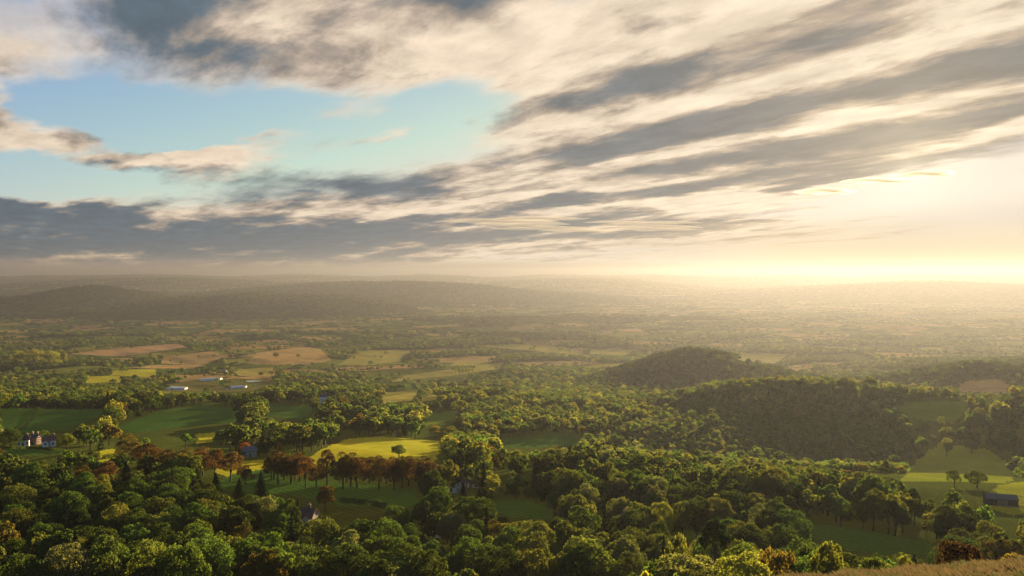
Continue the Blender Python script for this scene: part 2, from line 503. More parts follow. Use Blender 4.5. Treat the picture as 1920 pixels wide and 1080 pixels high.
# ---------------------------------------------------------------- trees
def leaf_material(name):
    m = bpy.data.materials.new(name)
    m.use_nodes = True
    T = NT(m.node_tree)
    T.n.remove(T.n['Principled BSDF'])
    out = T.n['Material Output']
    tint = T.node('ShaderNodeAttribute', attribute_name='tint', attribute_type='INSTANCER').outputs['Color']
    oc = T.node('ShaderNodeTexCoord').outputs['Object']
    rnd = T.node('ShaderNodeObjectInfo').outputs['Random']
    v = T.vmath('ADD', oc, T.vec(T.math('MULTIPLY', rnd, 40.0), 0, 0))
    n1 = T.noise(v, 0.45, 3.0, 0.6)
    n2 = T.noise(v, 2.5, 2.0, 0.6)
    k = T.math('MULTIPLY_ADD', n1, 0.6, 0.70)
    k = T.math('MULTIPLY', k, T.math('MULTIPLY_ADD', n2, 0.5, 0.75))
    c = T.vmath('SCALE', tint, scale=k)
    c = T.mix(T.smooth(T.noise(v, 0.22, 3.0), 0.5, 0.75, 0.0, 0.32), c, T.mix(1.0, c, (1.45, 1.12, 0.7), 'MULTIPLY'))
    dif = T.node('ShaderNodeBsdfDiffuse')
    T.put(dif.inputs['Color'], c)
    tr = T.node('ShaderNodeBsdfTranslucent')
    T.put(tr.inputs['Color'], T.mix(1.0, c, (3.7, 3.1, 1.2), 'MULTIPLY'))
    mx = T.node('ShaderNodeMixShader')
    mx.inputs[0].default_value = 0.48
    T.l.new(dif.outputs[0], mx.inputs[1]); T.l.new(tr.outputs[0], mx.inputs[2])
    T.l.new(mx.outputs[0], out.inputs['Surface'])
    return m


def plain_material(name, color, rough=0.8, noise_scale=3.0, amount=0.35, spec=0.3, bump=0.0):
    m = bpy.data.materials.new(name)
    m.use_nodes = True
    T = NT(m.node_tree)
    b = T.n['Principled BSDF']
    oc = T.node('ShaderNodeTexCoord').outputs['Object']
    n = T.noise(oc, noise_scale, 5.0, 0.6)
    c = T.vmath('SCALE', (color[0], color[1], color[2]), scale=T.math('MULTIPLY_ADD', n, 2 * amount, 1 - amount))
    T.put(b.inputs['Base Color'], c)
    b.inputs['Roughness'].default_value = rough
    b.inputs['Specular IOR Level'].default_value = spec
    if bump:
        bp = T.node('ShaderNodeBump')
        bp.inputs['Strength'].default_value = bump
        T.put(bp.inputs['Height'], n)
        T.l.new(bp.outputs[0], b.inputs['Normal'])
    return m


LEAF = leaf_material('leaves')
BARK = plain_material('bark', (0.075, 0.052, 0.035), 0.9, 2.5, 0.5)


def unit(v):
    return v / np.maximum(np.linalg.norm(v, axis=-1, keepdims=True), 1e-9)


def leaf_quads(pos, nrm, size, rs):
    n = len(pos)
    t = unit(np.cross(nrm, rs.normal(size=(n, 3))))
    b = np.cross(nrm, t)
    w = size[:, None] * rs.uniform(0.55, 0.9, (n, 1))
    h = size[:, None] * rs.uniform(0.8, 1.25, (n, 1))
    bend = nrm * size[:, None] * 0.22
    q = np.stack([pos - t * w * 0.5, pos - b * h * 0.5 - bend, pos + t * w * 0.5, pos + b * h * 0.5 - bend], 1)
    return q.reshape(-1, 3), np.arange(n * 4).reshape(n, 4)


def lobes_crown(rs, n, leaf, centre, radii, nlobe, lr=(0.30, 0.44), shell=(0.55, 0.78), squash=0.9):
    c = np.array(centre); r = np.array(radii)
    d = unit(rs.normal(size=(nlobe * 6, 3)))
    keep = [d[0]]
    for k in d[1:]:                       # spread the lobes over the crown
        if len(keep) >= nlobe: break
        if min(np.linalg.norm(k - q) for q in keep) > 1.75 / math.sqrt(nlobe) * rs.uniform(0.7, 1.2):
            keep.append(k)
    d = np.array(keep)
    d[:, 2] = np.where(d[:, 2] < -0.55, -d[:, 2] * 0.4, d[:, 2])
    lc = c + d * r * rs.uniform(*shell, (len(d), 1)) * rs.uniform(0.85, 1.12, (len(d), 1))
    rad = rs.uniform(*lr, len(d)) * (r.prod() ** (1 / 3))
    lc = np.vstack([lc, c + (0, 0, r[2] * 0.15)]); rad = np.append(rad, r.min() * 0.62)
    pick = rs.choice(len(rad), int(n * 1.9), p=rad ** 2 / (rad ** 2).sum())
    dirs = unit(rs.normal(size=(len(pick), 3)) + 0.75 * unit(lc[pick] - c) + np.array((0, 0, 0.25)))
    pos = lc[pick] + dirs * rad[pick][:, None] * np.array((1, 1, squash)) * (1 - np.abs(rs.normal(0, 0.13, (len(pick), 1)))) * rs.uniform(0.86, 1.16, (len(pick), 1))
    dist = np.linalg.norm(pos[:, None, :] - lc[None], axis=2) / rad[None]
    dist[np.arange(len(pick)), pick] = 9
    ok = dist.min(1) > 0.66
    pos, dirs = pos[ok][:n], dirs[ok][:n]
    nrm = unit(dirs + rs.normal(0, 0.55, dirs.shape))
    return pos, nrm, leaf * rs.uniform(0.6, 1.4, len(pos)), lc


def conifer_crown(rs, n, leaf, H, R, z0, droop=0.35, power=0.9):
    z = z0 + (H - z0) * rs.random(n) ** 1.35
    tier = np.round((z - z0) / 1.15) * 1.15 + z0
    z = tier + rs.normal(0, 0.22, n)
    rr = R * np.clip((H - z) / (H - z0), 0.02, 1) ** power
    nb = 9
    a = np.floor(rs.random(n) * nb) / nb * 2 * math.pi + tier * 2.4 + rs.normal(0, 0.17, n)
    f = rs.random(n) ** 0.6
    rr = rr * f * (0.8 + 0.3 * np.sin(a * 3 + tier * 5))
    pos = np.stack([rr * np.cos(a), rr * np.sin(a), z - droop * rr * f + 0.1], -1)
    nrm = unit(np.stack([np.cos(a) * 0.5, np.sin(a) * 0.5, np.ones(n)], -1) + rs.normal(0, 0.45, (n, 3)))
    return pos, nrm, leaf * rs.uniform(0.6, 1.4, n)


def tube(pts, rads, sides=6):
    pts = np.array(pts, float)
    V, Fc = [], []
    for i, p in enumerate(pts):
        t = pts[min(i + 1, len(pts) - 1)] - pts[max(i - 1, 0)]
        t = t / np.linalg.norm(t)
        a = np.cross(t, (0.3, 0.9, 0.1)); a /= np.linalg.norm(a)
        b = np.cross(t, a)
        for k in range(sides):
            w = 2 * math.pi * k / sides
            V.append(p + rads[i] * (a * math.cos(w) + b * math.sin(w)))
    for i in range(len(pts) - 1):
        for k in range(sides):
            k2 = (k + 1) % sides
            Fc.append((i * sides + k, i * sides + k2, (i + 1) * sides + k2, (i + 1) * sides + k))
    return V, Fc


def trunk_geometry(rs, H, r0, targets, fork):
    V, Fc = [], []
    def add(v, f):
        o = len(V)
        V.extend(v); Fc.extend([tuple(i + o for i in q) for q in f])
    lean = rs.normal(0, 0.15, 2)
    p = [(0, 0, -0.8), (0, 0, 0.5), (lean[0] * 0.5, lean[1] * 0.5, fork * 0.6), (lean[0], lean[1], fork), (lean[0] * 1.5, lean[1] * 1.5, H)]
    add(*tube(p, [r0 * 1.5, r0 * 1.1, r0 * 0.85, r0 * 0.75, r0 * 0.15], 7))
    for t in targets:
        s = np.array((lean[0], lean[1], fork * rs.uniform(0.75, 1.05)))
        m = s * 0.5 + np.array(t) * 0.5 + (0, 0, 0.5)
        add(*tube([s, m, t], [r0 * 0.45, r0 * 0.28, r0 * 0.08], 5))
    return V, Fc


def mesh_from(name, V, Fc, mats, mat_index=None):
    me = bpy.data.meshes.new(name)
    me.from_pydata([tuple(v) for v in V], [], [tuple(int(i) for i in f) for f in Fc])
    for m in mats: me.materials.append(m)
    if mat_index is not None:
        me.polygons.foreach_set('material_index', np.array(mat_index, np.int32))
    me.update()
    return me


def tree_meshes(kind, seed, fine):
    """crown and trunk meshes of one tree; every kind stands on z = 0 at its natural size"""
    rs = np.random.default_rng(seed)
    if kind == 'broad':
        n, lf = (6800, 0.44) if fine else (700, 1.3)
        shp = [(6.0, 6.0, 6.3, 32, .30, .44), (6.5, 5.2, 5.6, 20, .30, .52), (4.9, 5.2, 6.6, 26, .26, .46), (6.4, 6.2, 5.2, 44, .22, .36), (5.4, 6.4, 6.4, 16, .34, .56), (5.8, 5.6, 6.0, 38, .20, .44), (6.6, 5.6, 6.0, 24, .28, .40), (5.2, 5.0, 6.5, 48, .20, .32)][seed % 8]
        pos, nrm, sz, lc = lobes_crown(rs, n, lf, (rs.uniform(-0.6, 0.6), rs.uniform(-0.6, 0.6), 8.3), shp[:3], shp[3] if fine else max(12, shp[3] // 2), shp[4:6], (0.48, 0.84) if seed % 2 else (0.55, 0.76))
        tr = trunk_geometry(rs, 11, 0.42, lc[rs.choice(len(lc), 7)], 4.2)
    elif kind == 'russet':
        n, lf = (5200, 0.42) if fine else (520, 1.3)
        pos, nrm, sz, lc = lobes_crown(rs, n, lf, (0, 0, 9.3), (4.5, 4.3, 7.3), 26 if fine else 18, (0.26, 0.40))
        tr = trunk_geometry(rs, 14, 0.36, lc[rs.choice(len(lc), 8)], 5.0)
    elif kind == 'poplar':
        n, lf = (1600, 0.5) if fine else (300, 1.2)
        pos, nrm, sz, lc = lobes_crown(rs, n, lf, (0, 0, 9.5), (1.7, 1.7, 7.8), 26, (0.34, 0.5), (0.4, 0.85))
        tr = trunk_geometry(rs, 15, 0.28, lc[:3], 3.0)
    elif kind == 'conifer':
        n, lf = (5600, 0.46) if fine else (520, 1.5)
        pos, nrm, sz = conifer_crown(rs, n, lf, 17.0, 4.6, 1.6)
        tr = trunk_geometry(rs, 16, 0.36, [], 8)
    elif kind == 'pine':
        pos, nrm, sz, lc = lobes_crown(rs, 2600, 0.5, (0, 0, 14.5), (3.6, 3.6, 3.6), 20, (0.28, 0.4))
        tr = trunk_geometry(rs, 15, 0.42, lc[rs.choice(len(lc), 8)], 10.5)
    else:  # shrub
        n, lf = (3200, 0.19) if fine else (300, 0.6)
        pos, nrm, sz, lc = lobes_crown(rs, n, lf, (0, 0, 1.45), (2.1, 2.1, 1.55), 16, (0.34, 0.5))
        tr = trunk_geometry(rs, 2.0, 0.09, lc[rs.choice(len(lc), 6)], 0.5)
    cv, cf = leaf_quads(pos, nrm, sz, rs)
    if fine:
        return mesh_from(kind + '_crown', cv, cf, [LEAF]), mesh_from(kind + '_trunk', tr[0], tr[1], [BARK])
    o = len(cv)
    V = list(cv) + list(tr[0])
    Fc = [tuple(f) for f in cf] + [tuple(i + o for i in q) for q in tr[1]]
    return mesh_from(kind + '_whole', V, Fc, [LEAF, BARK], [0] * len(cf) + [1] * len(tr[1]))


NATURAL = {'broad': (14.9, 13.0), 'russet': (17.0, 9.2), 'poplar': (17.6, 4.6), 'conifer': (17.0, 8.6), 'pine': (18.4, 8.0), 'shrub': (3.2, 4.9)}
FINE = {k: [tree_meshes(k, 104 + 17 * i, True) for i in range(c)] for k, c in
        (('broad', 9), ('russet', 4), ('conifer', 3), ('pine', 1), ('poplar', 2), ('shrub', 4))}
COARSE = [('broad', i) for i in range(6)] + [('russet', 0), ('russet', 1), ('conifer', 0), ('poplar', 0), ('shrub', 0), ('shrub', 1)]
proto_col = bpy.data.collections.new('tree_patterns')
for n_, (k_, i_) in enumerate(COARSE):
    me_ = tree_meshes(k_, 500 + 31 * n_, False)
    ob_ = bpy.data.objects.new('pattern_%02d' % n_, me_)
    proto_col.objects.link(ob_)

TINTS = {
    'dark green': (0.0266, 0.0467, 0.0157),
    'deep green': (0.0364, 0.0599, 0.0187),
    'green': (0.0452, 0.0855, 0.0233),
    'olive green': (0.065, 0.0885, 0.0255),
    'yellowish green': (0.102, 0.1246, 0.0314),
    'greyish green': (0.0847, 0.1099, 0.0553),
    'bronze': (0.06, 0.056, 0.018),
    'olive brown': (0.062, 0.05, 0.02),
    'russet': (0.076, 0.05, 0.024),
    'golden': (0.2, 0.13, 0.02),
    'blackish green': (0.013, 0.0264, 0.0146),
    'silvery': (0.24, 0.235, 0.16),
    'orange red': (0.14, 0.06, 0.02),
    'purple brown': (0.014, 0.01, 0.008),
}
TREES = []          # dict(kind, x, y, z, h, w, rot, tint, name...)


def add_tree(kind, x, y, h, w, tint, special=None, z=None, seed=None):
    TREES.append(dict(kind=kind, x=float(x), y=float(y), z=float(height(x, y)) - 0.15 if z is None else z, h=float(h), w=float(w), rot=random.uniform(0, 6.28), tint=tint, special=special))


def special(kind, px, top, Y, wpx, tint, label, name, cat='tree', group=None):
    if Y < 0:                                  # Y < 0: stands where the photo shows its foot, at row -Y
        Y = ground_at(px, -Y, 200)[1]
    X = (px - 960) / F * Y
    zg = float(height(X, Y))
    h = (HOR - top) / F * Y - zg
    nh, nw = NATURAL[kind]
    w = wpx / F * Y
    h = max(h, w * 0.55)
    add_tree(kind, X, Y, h, w, tint, dict(label=label, name=name, cat=cat, group=group))


ORD = ['first', 'second', 'third', 'fourth', 'fifth', 'sixth', 'seventh', 'eighth', 'ninth', 'tenth', 'eleventh', 'twelfth', 'thirteenth', 'fourteenth', 'fifteenth', 'sixteenth', 'seventeenth', 'eighteenth']


def ordinal(i):
    return ORD[i] if i < len(ORD) else '%dth' % (i + 1)


def build_specials():
    # russet trees of the park
    left = [(238, 812, 385, 50, 'bronze'), (275, 826, 372, 58, 'russet'), (312, 838, 366, 36, 'bronze'), (345, 840, 372, 46, 'bronze'), (378, 837, 364, 44, 'russet'), (400, 838, 356, 40, 'russet'), (430, 844, 352, 46, 'russet'), (458, 870, 346, 32, 'russet')]
    for i, (px, top, Y, w, t) in enumerate(left):
        special('russet', px, top, Y, w, t, '%s park tree, %s along the loose row left of the avenue' % (t, ordinal(i)), 'russet_tree', group='loose row of russet park trees')
    av = [(503, 850, 352, 35), (520, 845, 350, 46), (541, 848, 355, 43), (560, 850, 350, 46), (574, 856, 346, 38), (614, 842, 344, 40), (640, 854, 343, 46), (656, 853, 350, 38), (672, 852, 346, 43), (690, 855, 352, 40),
          (706, 857, 346, 43), (722, 855, 351, 40), (738, 858, 345, 43), (754, 860, 349, 40), (768, 862, 344, 43), (786, 864, 340, 49), (803, 868, 336, 51), (588, 878, 340, 38)]
    av.sort()
    for i, (px, top, Y, w) in enumerate(av):
        special('russet', px + random.uniform(-4, 4), top + random.uniform(-7, 8), Y + random.uniform(-5, 5), w * random.uniform(0.8, 1.25), random.choice(['russet', 'russet', 'bronze', 'olive brown']), 'russet tree, %s from the cottage end of the long bare-stemmed avenue' % ordinal(i), 'russet_tree', group='avenue of russet trees')
    for i, px in enumerate([512, 531, 552, 570, 648, 665, 682, 699, 715, 731, 747, 762, 778, 795]):
        special('russet', px, 853 + random.uniform(-5, 6), 361 + random.uniform(-3, 4), random.uniform(36, 46), random.choice(['russet', 'bronze', 'olive brown']), 'russet tree, %s from the cottage end of the avenue back rank' % ordinal(i), 'russet_tree', group='back rank of the russet avenue')
    special('russet', 193, 862, 330, 48, 'russet', 'lone orange-brown park tree with a bare trunk and round head', 'russet_tree')
    special('russet', 152, 868, 335, 34, 'bronze', 'thin olive-bronze park tree beside the lone orange-brown tree', 'russet_tree')
    con = [(233, 866, 318, 56), (272, 868, 322, 46), (318, 880, 316, 40), (402, 888, 312, 46), (446, 898, 306, 40), (487, 884, 322, 32), (360, 902, 300, 38)]
    for i, (px, top, Y, w) in enumerate(con):
        special('conifer', px, top, Y, w, 'blackish green', 'blackish conifer, %s of the dark firs below the russet trees' % ordinal(i), 'conifer_tree', group='dark firs below the russet trees')
    special('conifer', 868, 902, 322, 20, 'blackish green', 'narrow dark cypress in front of the white gabled house', 'conifer_tree')
    special('conifer', 962, 886, 330, 34, 'dark green', 'broad dark conifer at the edge of the tree-ringed meadow', 'conifer_tree')
    special('conifer', 1246, 1006, 172, 44, 'blackish green', 'dark conifer left of the lone pine', 'conifer_tree')
    special('conifer', 556, 936, 282, 20, 'blackish green', 'slim dark conifer beside the half-timbered house', 'conifer_tree')
    special('pine', 1342, 968, 150, 62, 'blackish green', 'lone tall pine with rounded dark head above the scrub', 'pine_tree')
    special('broad', 1186, 948, 262, 66, 'silvery', 'large pale silvery tree glowing at the edge of the near wood', 'broadleaf_tree')
    special('broad', 903, 958, 268, 34, 'silvery', 'small cream-leaved tree near the white gabled house', 'broadleaf_tree')
    special('broad', 523, 829, 432, 18, 'golden', 'small golden autumn tree in the cottage gardens', 'broadleaf_tree')
    special('broad', 606, 738, 830, 18, 'orange red', 'orange-red autumn tree among dark valley trees', 'broadleaf_tree')
    special('broad', 455, 830, 430, 22, 'orange red', 'small reddish tree in the cottage gardens', 'broadleaf_tree')
    special('broad', 747, 833, -860, 40, 'olive green', 'solitary field oak standing in the bright yellow meadow', 'broadleaf_tree')
    special('broad', 608, 907, 300, 50, 'bronze', 'tall orange-tinged round tree beside the half-timbered house', 'broadleaf_tree')
    special('broad', 845, 868, 335, 52, 'yellowish green', 'sunlit yellow-green tree at the far end of the avenue', 'broadleaf_tree')
    special('broad', 908, 878, 330, 46, 'yellowish green', 'sunlit round tree on the lawn by the gabled house', 'broadleaf_tree')
    special('broad', 1778, 820, -858, 22, 'olive green', 'slender backlit tree at the head of the shadowed meadow', 'broadleaf_tree')
    special('broad', 1825, 824, -852, 30, 'olive green', 'backlit spreading tree in the shadowed meadow', 'broadleaf_tree')
    special('broad', 1793, 882, -915, 26, 'dark green', 'dark upright tree at the lower edge of the shadowed meadow', 'broadleaf_tree')
    special('broad', 1836, 884, -916, 44, 'dark green', 'broad dark tree at the lower edge of the shadowed meadow', 'broadleaf_tree')
    special('broad', 1768, 780, -800, 18, 'olive green', 'small hazy tree on the lane behind the wooded hill', 'broadleaf_tree')
    special('broad', 516, 660, -672, 13, 'dark green', 'single dark field tree on the large tan stubble', 'broadleaf_tree')
    special('broad', 505, 651, -660, 11, 'dark green', 'round field tree on the far side of the tan stubble', 'broadleaf_tree')
    for i, (px, w) in enumerate([(855, 6), (861, 6), (867, 7), (873, 6), (879, 7), (885, 6)]):
        special('poplar', px, 684 + (i % 3), 1500, w, 'olive green', '%s in a short rank of slim poplars on the plain' % ordinal(i), 'poplar_tree', group='rank of slim poplars')
    for i, (px, top, w, t) in enumerate([(60, 655, 46, 'yellowish green'), (28, 657, 30, 'yellowish green'), (92, 656, 40, 'yellowish green'), (118, 656, 16, 'yellowish green')]):
        special('broad', px, top, 1750, w, t, 'sunlit yellow-green tree, %s of the flat-topped clump at the plain edge' % ordinal([1, 0, 2, 3][i]), 'broadleaf_tree', group='flat-topped clump at the plain edge')
    special('broad', 16, 802, -842, 44, 'dark green', 'big dark tree at the end of the cottage row', 'broadleaf_tree')
    special('broad', 52, 812, 486, 26, 'deep green', 'small tree behind the gap between the first cottages', 'broadleaf_tree')
    special('broad', 76, 806, 490, 30, 'green', 'green tree rising behind the larger white cottage', 'broadleaf_tree')
    special('broad', 122, 812, -846, 34, 'olive green', 'olive tree beside the larger white cottage', 'broadleaf_tree')
    special('broad', 446, 846, 418, 26, 'deep green', 'garden tree on the near side of the grey-roofed cottage', 'broadleaf_tree')
    special('broad', 484, 842, 430, 30, 'green', 'garden tree at the back of the grey-roofed cottage', 'broadleaf_tree')
    special('broad', 540, 958, 276, 34, 'dark green', 'dark tree at the end wall of the half-timbered house', 'broadleaf_tree')
    special('broad', 603, 966, 274, 30, 'deep green', 'round tree half covering the half-timbered house', 'broadleaf_tree')
    # scrub on the bank close by
    special('shrub', 1800, 1000, 50, 96, 'purple brown', 'dark purple-brown hawthorn bush on the grassy brow', 'shrub', 'shrub')
    special('shrub', 1640, 1032, 62, 60, 'dark green', 'low dark gorse bush behind the grassy brow', 'shrub', 'shrub')
    special('shrub', 1560, 1010, 84, 92, 'olive green', 'rounded olive shrub between the brow and the dark meadow', 'shrub', 'shrub')
    special('shrub', 1462, 1006, 92, 96, 'bronze', 'brownish bramble thicket right of the lone pine', 'shrub', 'shrub')
    special('shrub', 1415, 1000, 104, 70, 'yellowish green', 'yellow-green sapling thicket just right of the lone pine', 'shrub', 'shrub')
    special('shrub', 1275, 1000, 112, 80, 'olive green', 'olive green thicket just left of the lone pine', 'shrub', 'shrub')
    special('shrub', 1510, 992, 108, 70, 'dark green', 'dark thicket behind the bramble on the brow', 'shrub', 'shrub')
    special('shrub', 1700, 1038, 58, 40, 'olive green', 'small low bush in the grass of the brow', 'shrub', 'shrub')
    special('shrub', 1905, 1030, 46, 44, 'bronze', 'small bronze bush at the end of the brow', 'shrub', 'shrub')


FOREST = [(815, 872), (822, 845), (850, 792), (905, 757), (1000, 742), (1160, 725), (1290, 735), (1330, 700), (1520, 700), (1650, 740), (1745, 785), (1762, 845), (1735, 870), (1700, 892), (1520, 905), (1330, 905), (1180, 900), (1080, 880), (1020, 872), (900, 880)]
YOUNG = [(1180, 895), (1090, 845), (1150, 812), (1240, 780), (1300, 758), (1420, 752), (1600, 772), (1700, 815), (1740, 870), (1700, 900), (1400, 912)]
BARE_HOUSES = [  # sight lines kept open to the buildings: photo outlines
    [(22, 817), (112, 817), (112, 842), (22, 842)], [(552, 962), (590, 958), (590, 980), (552, 980)], [(782, 1028), (830, 1028), (830, 1054), (782, 1054)],
    [(846, 910), (866, 910), (866, 940), (846, 940)], [(874, 912), (898, 912), (898, 926), (874, 926)], [(456, 850), (474, 850), (474, 859), (456, 859)],
    [(1858, 932), (1908, 932), (1908, 952), (1858, 952)], [(300, 720), (360, 718), (360, 736), (300, 736)], [(412, 718), (470, 718), (470, 734), (412, 734)],
    [(350, 708), (505, 708), (505, 719), (350, 719)], [(632, 800), (652, 800), (652, 808), (632, 808)], [(1895, 925), (1925, 925), (1925, 965), (1895, 965)], [(598, 742), (614, 740), (614, 748), (598, 748)],
    [(640, 942), (720, 940), (720, 956), (640, 952)],
]


def pnoise(X, Y, lam, seed):
    r = np.random.default_rng(seed)
    v = np.zeros(np.shape(X))
    for _ in range(6):
        th, ph, l = r.uniform(0, 6.28), r.uniform(0, 6.28), lam * r.uniform(0.6, 1.6)
        v = v + np.sin((X * math.cos(th) + Y * math.sin(th)) * 6.28 / l + ph)
    return v / 6 + 0.5


def scatter():
    rs = np.random.default_rng(3)
    near_names = list(TINTS)
    out = []
    fpoly = [(f[2], f[3], f[4]) for f in FIELDS]
    sx = np.array([t['x'] for t in TREES]); sy = np.array([t['y'] for t in TREES]); sw = np.array([t['w'] for t in TREES])

    def grid(y0, y1, s, umax=0.80):
        ys = np.arange(y0, y1, s)
        xs = np.arange(-umax * y1 - 40, umax * y1 + 40, s)
        Xg, Yg = np.meshgrid(xs, ys)
        Xg = Xg + rs.uniform(-0.46, 0.46, Xg.shape) * s + (np.arange(len(ys)) % 2)[:, None] * s * 0.5
        Yg = Yg + rs.uniform(-0.46, 0.46, Yg.shape) * s
        ok = (np.abs(Xg) < umax * Yg + 30) & (Yg >= y0) & (Yg < y1)
        return Xg[ok], Yg[ok]

    def visible_clear(X, Y, Z, h, w, slack=0.0):
        """True where neither foot nor crown stands in a field or in front of one that the photo shows"""
        ok = np.ones(len(X), bool)
        for frac, side in ((0.0, 0), (0.45, 0), (0.45, -0.42), (0.45, 0.42), (0.8, -0.3), (0.8, 0.3), (0.97, 0)):
            px, py = to_px(X + side * w, Y, Z + frac * h)
            for (poly, a, b) in fpoly:
                ok &= ~(in_poly(px, py, poly) & (Y < b))
            for poly in BARE_HOUSES:
                ok &= ~(in_poly(px, py, poly) & (Y < 1500))
        return ok | (rs.random(len(X)) < slack)

    def put(X, Y, h, w, kind, tint, zone):
        Z = height(X, Y)
        for a in range(len(X)):
            out.append((kind[a], X[a], Y[a], Z[a], h[a], w[a], tint[a], zone))

    def clear_of_specials(X, Y):
        ok = np.ones(len(X), bool)
        for x, y, w in zip(sx, sy, sw):
            if y < 700:
                ok &= (X - x) ** 2 + (Y - y) ** 2 > (0.42 * w + 2.0) ** 2
        return ok

    base = ['dark green', 'deep green', 'green', 'olive green', 'yellowish green', 'greyish green', 'bronze', 'russet']
    # --- steep slope under the brow
    X, Y = grid(78, 175, 6.5, 0.72)
    Z = height(X, Y)
    h = rs.uniform(3.0, 9.5, len(X)); w = h * rs.uniform(0.85, 1.15, len(X))
    px, py = to_px(X, Y, Z + h)
    lim = np.interp(px, [0, 1000, 1200, 1260, 1550, 1600, 1700, 1920], [1300, 1300, 1060, 1000, 1008, 1036, 1050, 1056])
    ok = (py > lim) & clear_of_specials(X, Y) & visible_clear(X, Y, Z, h, w)
    X, Y, h, w = X[ok], Y[ok], h[ok], w[ok]
    kd = np.where(h < 5.0, 'shrub', 'broad')
    put(X, Y, h, w, kd, rs.choice(base, len(X), p=[.12, .18, .24, .24, .1, .06, .06, .0]), 'slope')
    # --- near woods
    X, Y = grid(175, 440, 7.4)
    Z = height(X, Y)
    h = rs.uniform(8.5, 17, len(X)); w = h * rs.uniform(0.6, 0.92, len(X))
    kd = np.full(len(X), 'broad', object)
    c = rs.random(len(X))
    kd[c < 0.05] = 'conifer'; kd[(c > 0.05) & (c < 0.10)] = 'russet'; kd[(c > 0.93)] = 'shrub'
    h = np.where(kd == 'shrub', rs.uniform(3, 5.5, len(X)), h)
    w = np.where(kd == 'conifer', h * 0.5, np.where(kd == 'russet', h * 0.6, np.where(kd == 'shrub', h * 1.3, w)))
    px, py = to_px(X, Y, Z + h)
    pb = to_px(X, Y, Z)[1]
    park = in_poly(px, pb, [(130, 945), (130, 850), (560, 835), (830, 850), (840, 920), (780, 960), (560, 950), (400, 930)])
    keep = clear_of_specials(X, Y) & visible_clear(X, Y, Z, h, w, 0.0)
    lim = np.interp(px, [0, 480, 900, 1000, 1300, 1450, 1600, 1750, 1920], [838, 850, 800, 800, 866, 868, 880, 905, 940])
    hmax = (HOR - lim) / F * Y - Z
    cut = (py < lim) & (hmax > 4.0)
    f_ = np.where(cut, hmax * rs.uniform(0.8, 1.0, len(X)) / h, 1.0)
    h = h * f_; w = w * np.clip(f_ * 1.25, 0, 1)
    keep &= (py > lim) | cut
    keep &= ~(park & (rs.random(len(X)) < 0.6))
    wood_edge = (px > 1000) | (Y < 330) | (rs.random(len(X)) < 0.82)
    keep &= wood_edge
    X, Y, h, w, kd, px = X[keep], Y[keep], h[keep], w[keep], kd[keep], px[keep]
    right = px > 880
    t1 = rs.choice(base, len(X), p=[.27, .25, .22, .12, .05, .05, .04, .0])
    t2 = rs.choice(base, len(X), p=[.12, .18, .24, .25, .12, .05, .04, .0])
    tn = np.where(right, t2, t1).astype(object)
    tn[kd == 'conifer'] = 'blackish green'
    tn[kd == 'russet'] = rs.choice(['bronze', 'olive green', 'deep green', 'green'], int((kd == 'russet').sum()))
    put(X, Y, h, w, kd, tn, 'near')
    # --- middle distance: gardens and copses on the left, forest on the right
    X, Y = grid(440, 1010, 8.0)
    Z = height(X, Y)
    px, pb = to_px(X, Y, Z)
    inf = in_poly(px, pb, FOREST) | ((px > 1640) & (Y > 640))
    cover = pnoise(X, Y, 90, 5)
    face = in_poly(px, pb, YOUNG)
    p = np.where(inf, 0.97, np.where(cover > 0.34, 0.88, 0.45)) * np.where(face, 0.06, 1.0)
    keep = rs.random(len(X)) < p
    X, Y, Z, inf = X[keep], Y[keep], Z[keep], inf[keep]
    h = np.where(inf, rs.uniform(6.5, 11.5, len(X)), rs.uniform(8, 17, len(X)))
    w = h * np.where(inf, rs.uniform(0.75, 1.1, len(X)), rs.uniform(0.75, 1.1, len(X)))
    keep = visible_clear(X, Y, Z, h, w) & clear_of_specials(X, Y)
    px, py = to_px(X, Y, Z + h)
    keep &= ~((px > 1690) & (py > 795) & (py < 905) & (rs.random(len(X)) < 0.55))
    X, Y, h, w, inf = X[keep], Y[keep], h[keep], w[keep], inf[keep]
    kd = np.where(rs.random(len(X)) < 0.06, 'conifer', 'broad').astype(object)
    kd[(rs.random(len(X)) < 0.06)] = 'russet'
    w = np.where(kd == 'conifer', h * 0.5, w)
    t1 = rs.choice(base, len(X), p=[.26, .22, .22, .15, .08, .04, .03, .0])
    t2 = rs.choice(base, len(X), p=[.10, .2, .30, .26, .11, .02, .01, .0])
    tn = np.where(inf, t2, t1).astype(object)
    tn[kd == 'conifer'] = 'blackish green'
    put(X, Y, h, w, kd, tn, 'mid')
    # --- small trees between those of the young forest
    X, Y = grid(440, 900, 4.6)
    Z = height(X, Y)
    px, pb = to_px(X, Y, Z)
    keep = in_poly(px, pb, YOUNG)
    X, Y, Z = X[keep], Y[keep], Z[keep]
    h = rs.uniform(4.0, 6.8, len(X)); w = h * rs.uniform(0.75, 1.05, len(X))
    keep = visible_clear(X, Y, Z, h, w)
    X, Y, h, w = X[keep], Y[keep], h[keep], w[keep]
    put(X, Y, h, w, np.full(len(X), 'broad', object), rs.choice(['green', 'green', 'greyish green', 'yellowish green'], len(X)), 'mid')
